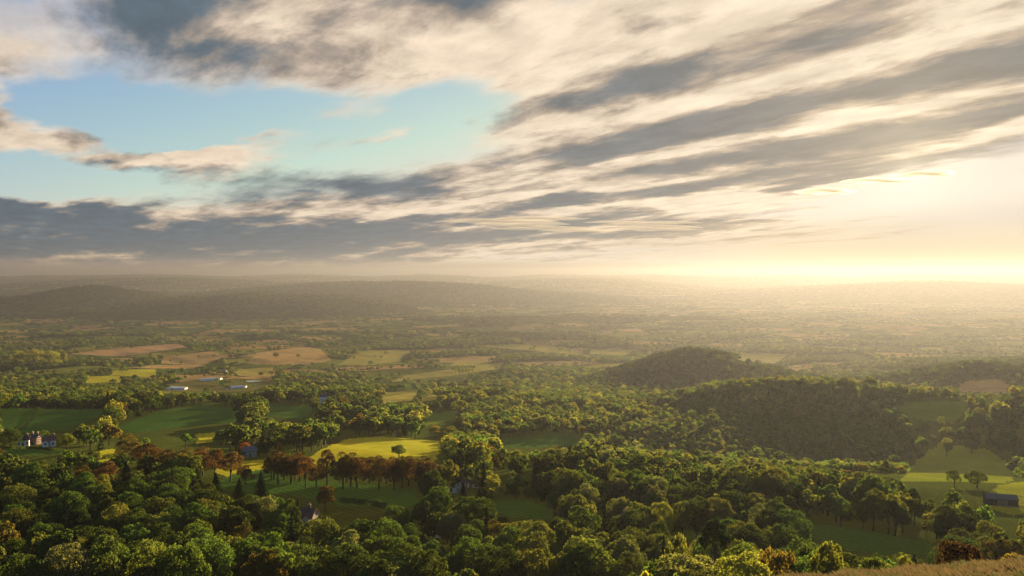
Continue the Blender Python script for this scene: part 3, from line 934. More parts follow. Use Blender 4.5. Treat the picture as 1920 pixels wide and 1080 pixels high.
    # --- the plain: hedgerow trees and copses
    for (y0, y1, s, hs, zone) in ((1000, 1700, 8.5, (5.5, 12), 'plain'), (1700, 2700, 12.5, (7, 13), 'plain'), (2700, 4200, 19, (8, 14), 'plain'), (4200, 7200, 32, (10, 17), 'far'), (7200, 13000, 60, (12, 22), 'far')):
        X, Y = grid(y0, y1, s, 0.80)
        r1, w1, hd = cells(X, Y)
        Z = height(X, Y)
        px, pb = to_px(X, Y, Z)
        base_z = np.interp(np.log(Y + 100.0), _TG, _ZG)
        hill = (Z - base_z) > np.where(Y > 3000, 30, 10)
        wood = w1 < 0.24
        patch = pnoise(X, Y, 380, 9)
        p = np.where(hd < s * 0.55, 0.62, np.where(wood, 0.85, 0.02 + 0.5 * (patch > 0.78)))
        if y0 >= 2700: p = np.where(hd < s * 0.5, 0.26 if y0 < 4000 else 0.10, np.where(wood, 0.92, 0.01))
        p = np.where(hill, np.where(Y > 3000, 0.85, 0.97), p)
        p = np.where((px < 330) & (Y < 1450) & (Y > 1000), np.maximum(p, 0.78), p)
        p = np.where((px > 880) & (px < 1330) & (Y < 1450), np.maximum(p, 0.90), p)
        p = np.where((px > 1450) & (Y < 1500), np.maximum(p, 0.72), p)
        keep = rs.random(len(X)) < p
        X, Y, Z = X[keep], Y[keep], Z[keep]
        h = rs.uniform(*hs, len(X)); w = h * rs.uniform(0.8, 1.35, len(X)) * (1.0 if y0 < 2700 else 1.9)
        keep = visible_clear(X, Y, Z, h, w, 0.03) if y0 < 4200 else np.ones(len(X), bool)
        X, Y, h, w = X[keep], Y[keep], h[keep], w[keep]
        kd = np.where(rs.random(len(X)) < 0.06, 'russet', 'broad').astype(object)
        tn = rs.choice(base, len(X), p=[.22, .24, .25, .18, .08, .02, .01, 0])
        up = height(X, Y) - np.interp(np.log(Y + 100.0), _TG, _ZG) > np.where(Y > 3000, 18, 10)
        tn = np.where(up, rs.choice(['dark green', 'deep green', 'dark green', 'blackish green'], len(X)), tn)
        put(X, Y, h, w, kd, tn, zone)
    return out


build_specials()
SCATTER = scatter()


def jitter_tint(name, rs):
    c = np.array(TINTS[name])
    return c * rs.uniform(0.82, 1.2) * rs.uniform(0.93, 1.07, 3)


def instance_stuff(name, rows, label):
    """one object for trees nobody would count: points carrying copies of the coarse trees"""
    rs = np.random.default_rng(len(rows))
    by_kind = {}
    for i, (k, _i) in enumerate(COARSE): by_kind.setdefault(k, []).append(i)
    n = len(rows)
    co = np.array([(r[1], r[2], r[3] - 0.2) for r in rows], np.float32)
    idx = np.array([random.choice(by_kind[r[0]]) for r in rows], np.int32)
    sc = np.array([(r[5] / NATURAL[r[0]][1], r[5] / NATURAL[r[0]][1], r[4] / NATURAL[r[0]][0]) for r in rows], np.float32)
    rot = np.zeros((n, 3), np.float32); rot[:, 2] = rs.uniform(0, 6.28, n)
    tint = np.ones((n, 4), np.float32)
    tint[:, :3] = [jitter_tint(r[6], rs) for r in rows]
    me = bpy.data.meshes.new(name)
    me.vertices.add(n); me.vertices.foreach_set('co', co.ravel())
    for nm, ty, arr, key in (('idx', 'INT', idx, 'value'), ('sc', 'FLOAT_VECTOR', sc, 'vector'), ('rot', 'FLOAT_VECTOR', rot, 'vector'), ('tint', 'FLOAT_COLOR', tint, 'color')):
        a = me.attributes.new(nm, ty, 'POINT')
        a.data.foreach_set(key, arr.ravel())
    ob = bpy.data.objects.new(name, me)
    S.collection.objects.link(ob)
    ob['kind'] = 'stuff'; ob['label'] = label; ob['category'] = 'woodland'
    g = bpy.data.node_groups.get('plant_trees')
    if g is None:
        g = bpy.data.node_groups.new('plant_trees', 'GeometryNodeTree')
        g.interface.new_socket('Geometry', in_out='INPUT', socket_type='NodeSocketGeometry')
        g.interface.new_socket('Geometry', in_out='OUTPUT', socket_type='NodeSocketGeometry')
        gi = g.nodes.new('NodeGroupInput'); go = g.nodes.new('NodeGroupOutput')
        ci = g.nodes.new('GeometryNodeCollectionInfo')
        ci.inputs['Collection'].default_value = proto_col
        ci.inputs['Separate Children'].default_value = True
        ci.inputs['Reset Children'].default_value = True
        ip = g.nodes.new('GeometryNodeInstanceOnPoints')
        ip.inputs['Pick Instance'].default_value = True
        def named(nm, ty):
            nd = g.nodes.new('GeometryNodeInputNamedAttribute')
            nd.data_type = ty
            nd.inputs['Name'].default_value = nm
            return nd.outputs[0]
        g.links.new(gi.outputs[0], ip.inputs['Points'])
        g.links.new(ci.outputs[0], ip.inputs['Instance'])
        g.links.new(named('idx', 'INT'), ip.inputs['Instance Index'])
        g.links.new(named('rot', 'FLOAT_VECTOR'), ip.inputs['Rotation'])
        g.links.new(named('sc', 'FLOAT_VECTOR'), ip.inputs['Scale'])
        g.links.new(ip.outputs[0], go.inputs[0])
    md = ob.modifiers.new('trees', 'NODES')
    md.node_group = g
    return ob


def single_tree(t, name, label, cat, group=None, tint=None):
    rs = np.random.default_rng(int(abs(t['x'] * 13 + t['y'] * 7)) + 1)
    e = bpy.data.objects.new(name, None)
    S.collection.objects.link(e)
    e.empty_display_size = 1.0
    e.location = (t['x'], t['y'], t['z'])
    e.rotation_euler = (0, 0, t['rot'])
    nh, nw = NATURAL[t['kind']]
    e.scale = (t['w'] / nw, t['w'] / nw, t['h'] / nh)
    e['label'] = label
    e['category'] = cat
    if group: e['group'] = group
    crown, trunk = random.choice(FINE[t['kind']])
    for nm, me in (('crown', crown), ('trunk', trunk)):
        o = bpy.data.objects.new(nm, me)
        S.collection.objects.link(o)
        o.parent = e
        if nm == 'crown':
            c = jitter_tint(t['tint'], rs)
            o['tint'] = [float(c[0]), float(c[1]), float(c[2]), 1.0]
    return e


def plant_all():
    for t in TREES:
        s = t['special']
        single_tree(t, s['name'], s['label'], s['cat'], s['group'])
    # of the scattered trees the 300 broadleaf trees that show largest are things of their own
    cand = {}
    for i, r in enumerate(SCATTER):
        kind, x, y, z, h, w = r[:6]
        px, py = to_px(x, y, z + 0.6 * h)
        if 8 < px < 1912 and py < 1085 and y < 1000:
            cand.setdefault(kind, []).append((w * h / (y * y), i))
    limit = {'broad': 270, 'conifer': 40, 'russet': 40, 'shrub': 60}
    names = {'broad': 'broadleaf_tree', 'conifer': 'conifer_tree', 'russet': 'upright_tree', 'shrub': 'shrub'}
    chosen = {}
    for kind, lst in cand.items():
        lst.sort(reverse=True)
        for _s, i in lst[:limit.get(kind, 0)]:
            chosen[i] = kind
    zones = []
    for i in chosen:
        kind, x, y, z, h, w, tint, zone = SCATTER[i]
        px, py = to_px(x, y, z + 0.8 * h)
        if py > 1015: band = 'lowest tier'
        elif py > 955: band = 'second tier'
        elif py > 905: band = 'third tier'
        else: band = 'back edge'
        if px < 420: side = 'below the dark firs'
        elif px < 760: side = 'by the half-timbered house'
        elif px < 1080: side = 'by the slate-roofed house'
        elif px < 1400: side = 'near the silvery tree'
        else: side = 'by the dark meadow'
        zones.append((names[kind], tint, band, side, float(px), i))
    groups = {}
    for zt in zones: groups.setdefault(zt[:4], []).append(zt)
    words = {'broadleaf_tree': 'broadleaf tree', 'conifer_tree': 'conifer', 'upright_tree': 'upright tree', 'shrub': 'bush'}
    for (nm, tint, band, side), lst in groups.items():
        lst.sort(key=lambda q: q[4])
        for k, q in enumerate(lst):
            kind, x, y, z, h, w, tn, zone = SCATTER[q[5]]
            t = dict(kind=kind, x=float(x), y=float(y), z=float(z) - 0.15, h=float(h), w=float(w), rot=random.uniform(0, 6.28), tint=tn)
            lab = '%s%s %s, %s of wood %s' % ('only ' if len(lst) == 1 else ordinal(k) + ' from left, ', tint, words[nm], band, side)
            single_tree(t, nm, lab, 'shrub' if nm == 'shrub' else 'tree', 'trees of the near wood' if nm != 'shrub' else 'bushes of the near wood')
    rest = {}
    for i, r in enumerate(SCATTER):
        if i in chosen: continue
        rest.setdefault('near' if r[7] in ('slope', 'near', 'mid') else r[7], []).append(r)
    instance_stuff('woodland', rest['near'], 'woods and copses closing over the hillsides of the middle distance')
    instance_stuff('hedgerow_trees', rest['plain'], 'hedges, copses and field trees dotted over the valley plain')
    instance_stuff('distant_woods', rest['far'], 'far hazy woods on the hills and the plain towards the horizon')
    print('trees', len(TREES), len(chosen), {k: len(v) for k, v in rest.items()})


plant_all()

# ---------------------------------------------------------------- buildings, hedges, fences
M = {}
M['white_wall'] = plain_material('white_render', (0.74, 0.70, 0.64), 0.85, 1.2, 0.12)
M['cream_wall'] = plain_material('cream_render', (0.62, 0.52, 0.38), 0.85, 1.2, 0.15)
M['brick'] = plain_material('brick_wall', (0.15, 0.085, 0.065), 0.9, 4.0, 0.3)
M['stone'] = plain_material('stone_wall', (0.36, 0.30, 0.22), 0.9, 3.0, 0.3)
M['slate'] = plain_material('slate_roof', (0.075, 0.065, 0.065), 0.8, 2.0, 0.35, 0.25)
M['tile'] = plain_material('clay_tile_roof', (0.17, 0.085, 0.055), 0.8, 2.0, 0.35)
M['grey_roof'] = plain_material('grey_roof', (0.16, 0.15, 0.14), 0.85, 2.0, 0.3, 0.2)
M['dark_wood'] = plain_material('dark_boards', (0.060, 0.050, 0.042), 0.8, 4.0, 0.3)
M['timber'] = plain_material('weathered_timber', (0.20, 0.15, 0.10), 0.85, 6.0, 0.3)
M['tin'] = plain_material('tin_roof', (0.60, 0.58, 0.55), 0.35, 1.5, 0.2, 0.6)
M['frame'] = plain_material('white_frame', (0.78, 0.77, 0.74), 0.6, 5.0, 0.08)
M['pane'] = plain_material('window_glass', (0.03, 0.035, 0.04), 0.08, 5.0, 0.1, 0.8)
M['door'] = plain_material('painted_door', (0.05, 0.09, 0.07), 0.5, 5.0, 0.1)
M['plastic'] = plain_material('polythene', (0.62, 0.61, 0.58), 0.4, 0.8, 0.12, 0.5)
M['water'] = plain_material('still_water', (0.02, 0.03, 0.03), 0.06, 0.5, 0.2, 0.9)


class Geo:
    def __init__(self):
        self.v, self.f = [], []

    def add(self, v, f):
        o = len(self.v)
        self.v.extend(v); self.f.extend([tuple(i + o for i in q) for q in f])

    def box(self, x0, x1, y0, y1, z0, z1):
        self.add([(x, y, z) for z in (z0, z1) for y in (y0, y1) for x in (x0, x1)],
                 [(0, 2, 3, 1), (4, 5, 7, 6), (0, 1, 5, 4), (2, 6, 7, 3), (0, 4, 6, 2), (1, 3, 7, 5)])

    def gable_body(self, x0, x1, y0, y1, z0, h, rise):
        ym = (y0 + y1) / 2
        self.add([(x0, y0, z0), (x1, y0, z0), (x1, y1, z0), (x0, y1, z0), (x0, y0, h), (x1, y0, h), (x1, y1, h), (x0, y1, h), (x0, ym, h + rise), (x1, ym, h + rise)],
                 [(0, 1, 5, 4), (2, 3, 7, 6), (1, 2, 6, 9, 5), (3, 0, 4, 8, 7), (4, 5, 9, 8), (6, 7, 8, 9), (3, 2, 1, 0)])

    def gable_roof(self, x0, x1, y0, y1, h, rise, over=0.4, th=0.22):
        ym = (y0 + y1) / 2
        k = rise / ((y1 - y0) / 2)
        for s, ye in ((-1, y0 - over), (1, y1 + over)):
            ze = h - over * k
            a = [(x0 - over, ye, ze + 0.05), (x1 + over, ye, ze + 0.05), (x1 + over, ym, h + rise + 0.05), (x0 - over, ym, h + rise + 0.05)]
            b = [(p[0], p[1], p[2] + th) for p in a]
            self.add(a + b, [(0, 1, 2, 3), (4, 7, 6, 5), (0, 4, 5, 1), (1, 5, 6, 2), (2, 6, 7, 3), (3, 7, 4, 0)])

    def build(self, name, mat, parent):
        me = mesh_from(name, self.v, self.f, [mat])
        o = bpy.data.objects.new(name, me)
        S.collection.objects.link(o)
        if parent is not None: o.parent = parent
        return o


def root(name, label, cat, loc, rz=0.0, group=None):
    e = bpy.data.objects.new(name, None)
    S.collection.objects.link(e)
    e.location = loc; e.rotation_euler = (0, 0, rz)
    e['label'] = label; e['category'] = cat
    if group: e['group'] = group
    return e


def house(name, label, px, Y, py_base, length, depth, h, rise, rz, wall, roof, chimneys=(), wing=None, storeys=2, group=None, cols=3):
    X = (px - 960) / F * Y
    z = (HOR - py_base) / F * Y
    z = max(z, float(height(X, Y)) - 0.3)
    e = root(name, label, 'house', (X, Y, z), math.radians(rz), group)
    L, D = length / 2, depth / 2
    g = Geo(); g.gable_body(-L, L, -D, D, -2.5, h, rise); w = g.build('wall', M[wall], e)
    g = Geo(); g.gable_roof(-L, L, -D, D, h, rise); r = g.build('roof', M[roof], e)
    for cx in chimneys:
        g = Geo(); g.box(cx - 0.45, cx + 0.45, -0.4, 0.4, h + rise - 1.0, h + rise + 1.3); c = g.build('chimney', M['brick'], r)
        g = Geo(); g.box(cx - 0.55, cx + 0.55, -0.5, 0.5, h + rise + 1.3, h + rise + 1.5)
        g.box(cx - 0.2, cx + 0.2, -0.2, 0.2, h + rise + 1.5, h + rise + 1.95); g.build('chimney_cap', M['stone'], r)
    def window(x, zc, side=-1, ww=1.1, hh=1.2):
        y = side * D
        g = Geo(); g.box(x - ww / 2 - 0.1, x + ww / 2 + 0.1, min(y, y + side * 0.06), max(y, y + side * 0.06), zc - hh / 2 - 0.1, zc + hh / 2 + 0.1)
        f = g.build('window', M['frame'], e)
        for k in (-1, 1):
            g = Geo(); xm = x + k * ww / 4
            y0, y1 = y + side * 0.063, y + side * 0.09
            g.box(xm - ww / 4 + 0.05, xm + ww / 4 - 0.05, min(y0, y1), max(y0, y1), zc - hh / 2, zc + hh / 2)
            g.build('pane', M['pane'], f)
    for s in range(storeys):
        zc = 1.5 + s * 2.6
        if zc + 0.7 > h: break
        for c in range(cols):
            x = -L + length * (c + 0.5) / cols
            if s == 0 and c == cols // 2:
                g = Geo(); g.box(x - 0.5, x + 0.5, -D - 0.07, -D, 0.0, 2.1); g.build('door', M['door'], e)
            else:
                window(x, zc, -1)
    for s in range(storeys):                      # windows in the gable ends
        zc = 1.5 + s * 2.6
        if zc + 0.7 > h + rise * 0.5: break
        for sg in (-1, 1):
            g = Geo(); xa, xb = sorted((sg * L, sg * (L + 0.06))); g.box(xa, xb, -0.65, 0.65, zc - 0.7, zc + 0.7); f = g.build('window', M['frame'], e)
            g = Geo(); xa, xb = sorted((sg * (L + 0.063), sg * (L + 0.09))); g.box(xa, xb, -0.5, 0.5, zc - 0.55, zc + 0.55); g.build('pane', M['pane'], f)
    if wing:
        wx, ww, wl, wh, wr, wwall = wing           # a gabled wing running towards the front
        g = Geo(); g.gable_body(-wl / 2, wl / 2, -ww / 2, ww / 2, -2.5, wh, wr)
        g.v = [(wx + y, -D - wl / 2 + 0.5 - x if False else -D - 0.2 + x - wl / 2 + 0.4, zz) for (x, y, zz) in g.v]
        g.build('wing_wall', M[wwall], e)
        g = Geo(); g.gable_roof(-wl / 2, wl / 2, -ww / 2, ww / 2, wh, wr)
        g.v = [(wx + y, -D - 0.2 + x - wl / 2 + 0.4, zz) for (x, y, zz) in g.v]
        g.build('wing_roof', M[roof], e)
        yf = -D - 0.2 - wl + 0.4
        g = Geo(); g.box(wx - 0.7, wx + 0.7, yf - 0.06, yf, wh * 0.45, wh * 0.45 + 1.3); f = g.build('window', M['frame'], e)
        g = Geo(); g.box(wx - 0.55, wx + 0.55, yf - 0.09, yf - 0.063, wh * 0.45 + 0.12, wh * 0.45 + 1.18); g.build('pane', M['pane'], f)
    return e


house('cottage', 'white cottage with pinkish gable, first of the three by the pasture', 41, 462, 836, 6.0, 4.2, 3.5, 1.7, 24, 'white_wall', 'slate', (1.9,))
house('cottage', 'dark brick house between the two white cottages', 63, 470, 834, 5.4, 4.6, 4.2, 1.6, -8, 'brick', 'slate', (-1.6, 1.7))
house('cottage', 'larger white cottage with side wing at the end of the pasture row', 89, 458, 837, 6.6, 4.4, 3.6, 1.8, 26, 'white_wall', 'tile', (2.3,), wing=(-1.5, 3.0, 2.2, 2.8, 1.2, 'white_wall'))
house('half_timbered_house', 'brown-tiled house with white gabled wing and tall brick chimney', 571, 284, 990, 7.4, 5.0, 3.2, 2.5, -14, 'cream_wall', 'tile', (1.6,), wing=(2.2, 2.8, 1.6, 2.8, 1.7, 'white_wall'))
house('slate_roofed_house', 'stone house with steep dark slate roof among the nearest trees', 803, 232, 1066, 7.0, 5.6, 3.6, 3.6, -32, 'stone', 'slate', (3.0,), wing=(2.6, 3.4, 2.0, 4.0, 2.4, 'stone'))
house('gabled_house', 'white gabled house half hidden by a dark cypress', 855, 338, 938, 8.0, 5.0, 5.4, 3.2, 62, 'white_wall', 'slate', (-2.4,))
house('bungalow', 'low dark-roofed bungalow on the sunlit lawn', 886, 346, 925, 8.0, 5.0, 2.6, 1.7, -20, 'cream_wall', 'slate', (), storeys=1)
house('cottage', 'grey-roofed cottage in gardens behind the russet avenue', 465, 425, 868, 6.6, 4.6, 3.4, 2.3, 35, 'stone', 'grey_roof', (2.8,))
house('cottage', 'small white house in the copse behind the bright meadow', 606, 760, 752, 7.0, 5.0, 4.2, 2.2, 15, 'white_wall', 'slate', (2.0,))
for k, (px, py, lab) in enumerate([(1706, 636, 'white farmhouse in the golden haze of the plain'), (1660, 629, 'small pale farmhouse left of the white one in the haze'), (1752, 688, 'long pale farmhouse below the hazy plain woods'),
                                   (418, 700, 'white farm building beyond the polytunnels'), (300, 640, 'pale farmhouse under the left range of hills')]):
    x_, y_, z_ = ground_at(px, py, 900)
    house('farmhouse', lab, px, y_, py, 12.0, 7.0, 5.0, 2.6, 20 - 11 * k, 'white_wall', 'grey_roof', (3.5,))


def barn():
    X, Y, z = ground_at(1880, 948, 250)
    e = root('barn', 'long low dark barn with weathered roof in the paddock', 'barn', (X, Y, z), math.radians(-16))
    g = Geo(); g.gable_body(-5.5, 5.5, -2.8, 2.8, -1.5, 2.8, 1.3); g.build('wall', M['dark_wood'], e)
    g = Geo(); g.gable_roof(-5.5, 5.5, -2.8, 2.8, 2.8, 1.3, 0.3, 0.12); g.build('roof', M['timber'], e)
    for s in (-1, 1):
        g = Geo(); g.box(s * 0.95 - 0.93, s * 0.95 + 0.93, -2.9, -2.8, 0.0, 2.4); d = g.build('door', M['timber'], e)
    for k in range(5):
        x = -4.6 + k * 0.7
        g = Geo(); g.box(x, x + 0.62, -2.86, -2.8, 0.0, 2.6); g.build('board', M['dark_wood'], e)
        g = Geo(); g.box(-x - 0.62, -x, -2.86, -2.8, 0.0, 2.6); g.build('board', M['dark_wood'], e)
    return X, Y, z


barn()


def polytunnels(px, py, n, length, label, rz, group):
    x_, y_, z_ = ground_at(px, py, 600)
    c, s = math.cos(math.radians(rz)), math.sin(math.radians(rz))
    for k in range(n):
        off = (k - (n - 1) / 2) * 8.4
        X, Y = x_ - s * off, y_ + c * off
        z = float(height(X, Y))
        e = root('polytunnel', '%s white polytunnel of the row %s' % (ordinal(k), label), 'polytunnel', (X, Y, z), math.radians(rz), group)
        e.rotation_euler[1] = -math.atan2(float(height(X + c * 10, Y + s * 10)) - float(height(X - c * 10, Y - s * 10)), 20.0)
        m = 9
        arc = [(3.8 * math.cos(math.pi * i / m), 3.3 * math.sin(math.pi * i / m)) for i in range(m + 1)]
        g = Geo()
        g.add([(sx * length / 2, y, zz - 0.3) for sx in (-1, 1) for (y, zz) in arc], [(i, i + 1, m + 2 + i, m + 1 + i) for i in range(m)])
        g.build('cover', M['plastic'], e)
        for sx in (-1, 1):
            g = Geo(); g.add([(sx * (length / 2 - 0.05), y, zz - 0.3) for (y, zz) in arc], [tuple(range(m + 1))]); w = g.build('end_wall', M['plastic'], e)
            g = Geo(); xa, xb = sorted((sx * (length / 2 - 0.04), sx * (length / 2 + 0.04))); g.box(xa, xb, -1.0, 1.0, 0, 2.2); g.build('door', M['frame'], w)
        for q in range(5):
            xq = -length / 2 + length * (q + 0.5) / 5
            V, Fc = tube([(xq, y * 1.012, zz * 1.012 - 0.3) for (y, zz) in arc], [0.07] * (m + 1), 4)
            g = Geo(); g.add(V, Fc); g.build('hoop', M['tin'], e)


polytunnels(331, 730, 4, 26, 'at the edge of the dark wood', 14, 'polytunnels by the dark wood')
polytunnels(442, 728, 3, 28, 'below the green field', 10, 'polytunnels below the green field')
polytunnels(395, 713, 2, 34, 'on the rough ground', 6, 'polytunnels on the rough ground')


def pond(px, py, rx, ry, label):
    x_, y_, z_ = ground_at(px, py, 200)
    me = mesh_from('pond', [(x_ + rx * (1 + 0.15 * math.sin(3 * a)) * math.cos(a), y_ + ry * math.sin(a), z_ + 0.5) for a in np.linspace(0, 6.283, 28, endpoint=False)], [tuple(range(28))], [M['water']])
    o = bpy.data.objects.new('pond', me); S.collection.objects.link(o)
    o['kind'] = 'structure'; o['label'] = label


pond(642, 804, 5.0, 6.5, 'small bright pond behind the yellow meadow trees')
pond(470, 716, 16, 9, 'narrow pond beside the polytunnels')


def hedge(pts, hgt, wid, tint, label, dens=16.0):
    rs = np.random.default_rng(int(abs(pts[0][0])) + 5)
    P3 = [ground_at(px, py, 150) for (px, py) in pts]
    pos, nrm = [], []
    for a, b in zip(P3[:-1], P3[1:]):
        a, b = np.array(a[:2]), np.array(b[:2])
        L = np.linalg.norm(b - a); d = (b - a) / L; q = np.array((-d[1], d[0]))
        n = int(L * (wid + 2 * hgt) * dens)
        s = rs.random(n) * L; u = rs.random(n) * (wid + 2 * hgt)
        off = np.where(u < hgt, -wid / 2, np.where(u > hgt + wid, wid / 2, u - hgt - wid / 2))
        zz = np.where(u < hgt, u, np.where(u > hgt + wid, u - hgt - wid, hgt)) * (1 + 0.08 * np.sin(s * 1.3))
        xy = a + d * s[:, None] + q * off[:, None] + rs.normal(0, 0.06, (n, 2))
        zg = height(xy[:, 0], xy[:, 1])
        pos.append(np.column_stack([xy, zg + zz]))
        nn = np.where((u < hgt)[:, None], np.append(-q, 0.2), np.where((u > hgt + wid)[:, None], np.append(q, 0.2), np.array((0, 0, 1.0))))
        nrm.append(nn)
    pos = np.vstack(pos); nrm = unit(np.vstack(nrm) + rs.normal(0, 0.45, pos.shape))
    o0 = pos.mean(0)
    V, Fc = leaf_quads(pos - o0, nrm, 0.42 * rs.uniform(0.6, 1.4, len(pos)), rs)
    me = mesh_from('hedge', V, Fc, [LEAF])
    o = bpy.data.objects.new('hedge', me); o.location = o0
    S.collection.objects.link(o)
    o['tint'] = [*TINTS[tint], 1.0]
    o['label'] = label; o['category'] = 'hedge'


hedge([(636, 944), (680, 948), (722, 955)], 1.8, 1.4, 'dark green', 'straight clipped dark hedge across the lower park meadow')
hedge([(-10, 842), (60, 843), (118, 848)], 1.2, 1.0, 'dark green', 'low dark hedge in front of the white cottages')
hedge([(25, 813), (60, 786), (88, 764), (100, 757)], 1.4, 1.3, 'dark green', 'thin field hedge dividing the dark pasture', 8.0)
hedge([(165, 868), (200, 860), (225, 858)], 1.2, 1.0, 'dark green', 'dark hedge below the small sunlit paddock')


def fence(pts, label, group=None, step=2.6):
    P3 = [np.array(p) for p in pts]
    o0 = P3[0]
    e = root('fence', label, 'fence', tuple(o0), 0.0, group)
    post = None
    for a, b in zip(P3[:-1], P3[1:]):
        n = max(1, int(np.linalg.norm(b - a) / step))
        for k in range(n + 1):
            p = a + (b - a) * k / n - o0
            if post is None:
                g = Geo(); g.box(-0.07, 0.07, -0.07, 0.07, -0.4, 1.3); post = g.build('post', M['timber'], e)
                post.location = p
            else:
                q = post.copy(); S.collection.objects.link(q); q.parent = e; q.location = p
        for zr in (0.5, 0.85, 1.18):
            V, Fc = tube([a - o0 + (0, 0.09, zr), (a + b) / 2 - o0 + (0, 0.09, zr), b - o0 + (0, 0.09, zr)], [0.05] * 3, 4)
            g = Geo(); g.add(V, Fc); g.build('rail', M['timber'], e)


def gpt(px, py):
    return ground_at(px, py, 250)


fence([gpt(1868, 951), gpt(1895, 955), gpt(1935, 958)], 'post and rail fence running below the dark barn')
_c = gpt(1916, 942)
fence([(_c[0] + 6.5 * math.cos(a), _c[1] + 9.0 * math.sin(a), float(height(_c[0] + 6.5 * math.cos(a), _c[1] + 9.0 * math.sin(a)))) for a in np.linspace(0, 6.283, 17)], 'round railed horse ring beside the dark barn')


def bank_grass():
    rs = np.random.default_rng(9)
    n = 110000
    Y = rs.uniform(20, 66, n); X = rs.uniform(0.10, 0.80, n) * Y + rs.uniform(-3, 6, n)
    tuft = pnoise(X, Y, 1.6, 4)
    keep = rs.random(n) < 0.25 + 0.75 * (tuft > 0.5)
    X, Y, tuft = X[keep], Y[keep], tuft[keep]
    n = len(X)
    Z = height(X, Y) - 0.03
    h = rs.uniform(0.07, 0.24, n) * (0.6 + 0.8 * tuft); w = rs.uniform(0.008, 0.02, n)
    a = rs.uniform(0, 6.28, n); lean = rs.normal(0, 0.35, (n, 2)) + np.array((-0.2, 0.0))
    V = np.zeros((n, 4, 3))
    V[:, 0] = np.column_stack([X - w * np.cos(a), Y - w * np.sin(a), Z])
    V[:, 1] = np.column_stack([X + w * np.cos(a), Y + w * np.sin(a), Z])
    V[:, 2] = np.column_stack([X + lean[:, 0] * h * 0.5 + 0.7 * w * np.cos(a), Y + lean[:, 1] * h * 0.5 + 0.7 * w * np.sin(a), Z + h * 0.65])
    V[:, 3] = np.column_stack([X + lean[:, 0] * h * 1.2, Y + lean[:, 1] * h * 1.2, Z + h])
    i = np.arange(n)[:, None] * 4
    me = bpy.data.meshes.new('grass')
    me.from_pydata(V.reshape(-1, 3).tolist(), [], np.vstack([i + np.array((0, 1, 2)), i + np.array((0, 2, 3))]).tolist())
    m = bpy.data.materials.new('dry_grass')
    m.use_nodes = True
    T = NT(m.node_tree); T.n.remove(T.n['Principled BSDF'])
    pos = T.node('ShaderNodeNewGeometry').outputs['Position']
    c = T.mix(T.smooth(T.noise(pos, 0.28, 4.0), 0.42, 0.62), (0.105, 0.078, 0.036), (0.045, 0.062, 0.02))
    c = T.mix(T.smooth(T.noise(pos, 0.9, 3.0), 0.5, 0.7), c, (0.075, 0.05, 0.03))
    d = T.node('ShaderNodeBsdfDiffuse'); T.put(d.inputs['Color'], c)
    t = T.node('ShaderNodeBsdfTranslucent'); T.put(t.inputs['Color'], c)
    mx = T.node('ShaderNodeMixShader'); mx.inputs[0].default_value = 0.4
    T.l.new(d.outputs[0], mx.inputs[1]); T.l.new(t.outputs[0], mx.inputs[2]); T.l.new(mx.outputs[0], T.n['Material Output'].inputs['Surface'])
    me.materials.append(m)
    o = bpy.data.objects.new('grass', me); S.collection.objects.link(o)
    o['kind'] = 'stuff'; o['label'] = 'dry tan and green grass on the hill brow close by'


bank_grass()

# ---------------------------------------------------------------- hazy air over the whole valley
def build_haze():
    me = bpy.data.meshes.new('haze')
    x0, x1, y0, y1, z0, z1 = -16500, 16500, -400, 16600, -262, 110
    V = [(x, y, z) for z in (z0, z1) for y in (y0, y1) for x in (x0, x1)]
    Fc = [(0, 2, 3, 1), (4, 5, 7, 6), (0, 1, 5, 4), (2, 6, 7, 3), (0, 4, 6, 2), (1, 3, 7, 5)]
    me.from_pydata(V, [], Fc)
    m = bpy.data.materials.new('hazy_air')
    m.use_nodes = True
    nt = m.node_tree
    nt.nodes.remove(nt.nodes['Principled BSDF'])
    v = nt.nodes.new('ShaderNodeVolumePrincipled')
    v.inputs['Color'].default_value = (0.124, 0.134, 0.162, 1)
    v.inputs['Density'].default_value = HAZE_DENSITY
    v.inputs['Anisotropy'].default_value = HAZE_G
    nt.links.new(v.outputs[0], nt.nodes['Material Output'].inputs['Volume'])
    me.materials.append(m)
    o = bpy.data.objects.new('haze', me)
    S.collection.objects.link(o)
    o['kind'] = 'stuff'
    o['label'] = 'golden evening haze filling the valley air'


HAZE_DENSITY, HAZE_G = 1.35e-4, 0.55
build_haze()


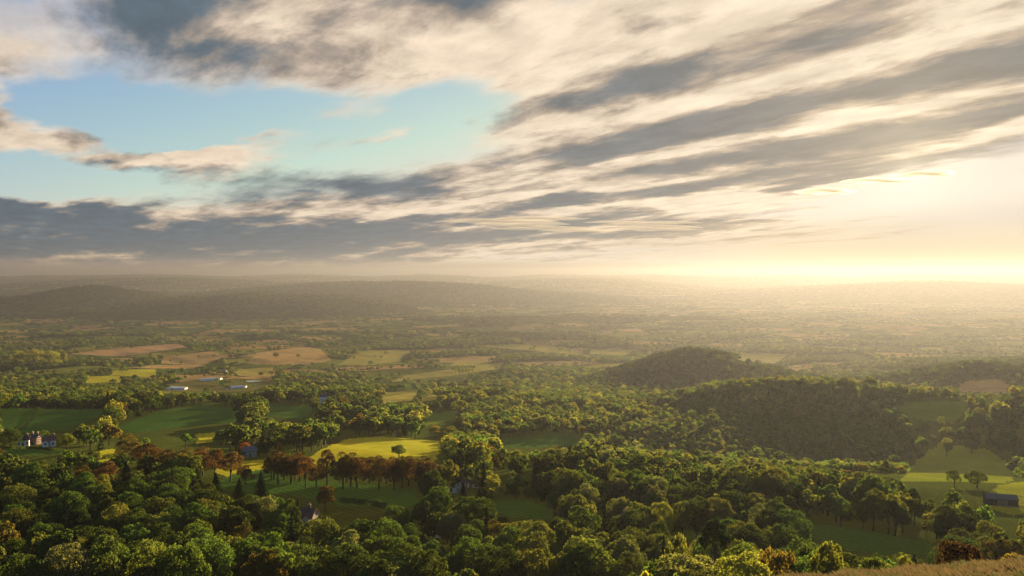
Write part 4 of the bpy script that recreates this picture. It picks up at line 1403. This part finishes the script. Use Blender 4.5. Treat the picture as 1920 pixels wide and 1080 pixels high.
# ---------------------------------------------------------------- low bars of cloud before the sun, whose shade lies on the valley
def build_cloud(px, py, pz, rx, ry, depth, tint, g, label, seed, alt=700.0, rot=0.0):
    t = (alt - pz) / SUN_DIR.z
    c = Vector((px, py, pz)) + SUN_DIR * t
    rs = np.random.default_rng(seed)
    nu, nv = 72, 20
    a = np.linspace(0, 2 * math.pi, nu, endpoint=False)
    b = np.linspace(-math.pi / 2, math.pi / 2, nv)
    A, B = np.meshgrid(a, b)
    r = np.ones(A.shape)
    for k in range(2, 9):
        r += 0.28 / k ** 0.9 * rs.uniform(0.4, 1.0) * np.sin(k * A + rs.uniform(0, 6.28)) * np.cos(B)
    rz = 0.11 * ry
    x, y, z = rx * r * np.cos(A) * np.cos(B), ry * r * np.sin(A) * np.cos(B), rz * np.sin(B) * (0.6 + 0.4 * r)
    z = z + rz * 0.7 * np.sin(x / rx * 4 + seed) * np.cos(y / ry * 3)
    cr, sr = math.cos(rot), math.sin(rot)
    V = np.stack([x * cr - y * sr, x * sr + y * cr, z], -1).reshape(-1, 3)
    i = np.arange(nu * nv).reshape(nv, nu)
    j = np.roll(i, -1, 1)
    Fc = np.stack([i[:-1], j[:-1], j[1:], i[1:]], -1).reshape(-1, 4)
    me = mesh_from('cloud', V, Fc, [])
    bm = bmesh.new(); bm.from_mesh(me)
    bmesh.ops.remove_doubles(bm, verts=bm.verts, dist=0.01)
    bm.to_mesh(me); bm.free()
    me.polygons.foreach_set('use_smooth', np.ones(len(me.polygons), bool))
    m = bpy.data.materials.new('cloud_vapour')
    m.use_nodes = True
    nt = m.node_tree
    nt.nodes.remove(nt.nodes['Principled BSDF'])
    v = nt.nodes.new('ShaderNodeVolumePrincipled')
    v.inputs['Color'].default_value = (*tint, 1)
    v.inputs['Density'].default_value = depth / (1.3 * ry)
    v.inputs['Anisotropy'].default_value = g
    nt.links.new(v.outputs[0], nt.nodes['Material Output'].inputs['Volume'])
    me.materials.append(m)
    o = bpy.data.objects.new('cloud', me)
    o.location = c
    S.collection.objects.link(o)
    o['kind'] = 'stuff'
    o['label'] = label
    return o


build_cloud(-90, 225, -85, 290, 120, 2.4, (0.70, 0.68, 0.64), 0.3, 'thin bright bar of cloud just left of the sun', 3)
build_cloud(-360, 690, -120, 250, 170, 2.2, (0.70, 0.68, 0.64), 0.3, 'long thin bar of cloud under the first one', 8)
build_cloud(160, 105, -50, 210, 140, 2.6, (0.70, 0.68, 0.64), 0.3, 'short thin bar of cloud beside the sun', 21)
_cr2 = random.Random(4)
_bars = [(_cr2.uniform(-3500, -700), y_ + _cr2.uniform(-150, 150), _cr2.uniform(520, 900), _cr2.uniform(150, 230)) for y_ in np.linspace(3700, 6400, 8)]
for k_, (x_, y_, rx_, ry_) in enumerate(_bars):
    build_cloud(x_, y_, -170, rx_, ry_, 1.2, (0.42, 0.43, 0.46), 0.1, '%s thin dusky streak of cloud counted upwards over the middle horizon' % ordinal(7 - k_), 40 + k_, rot=0.1 * (k_ % 3) - 0.1)
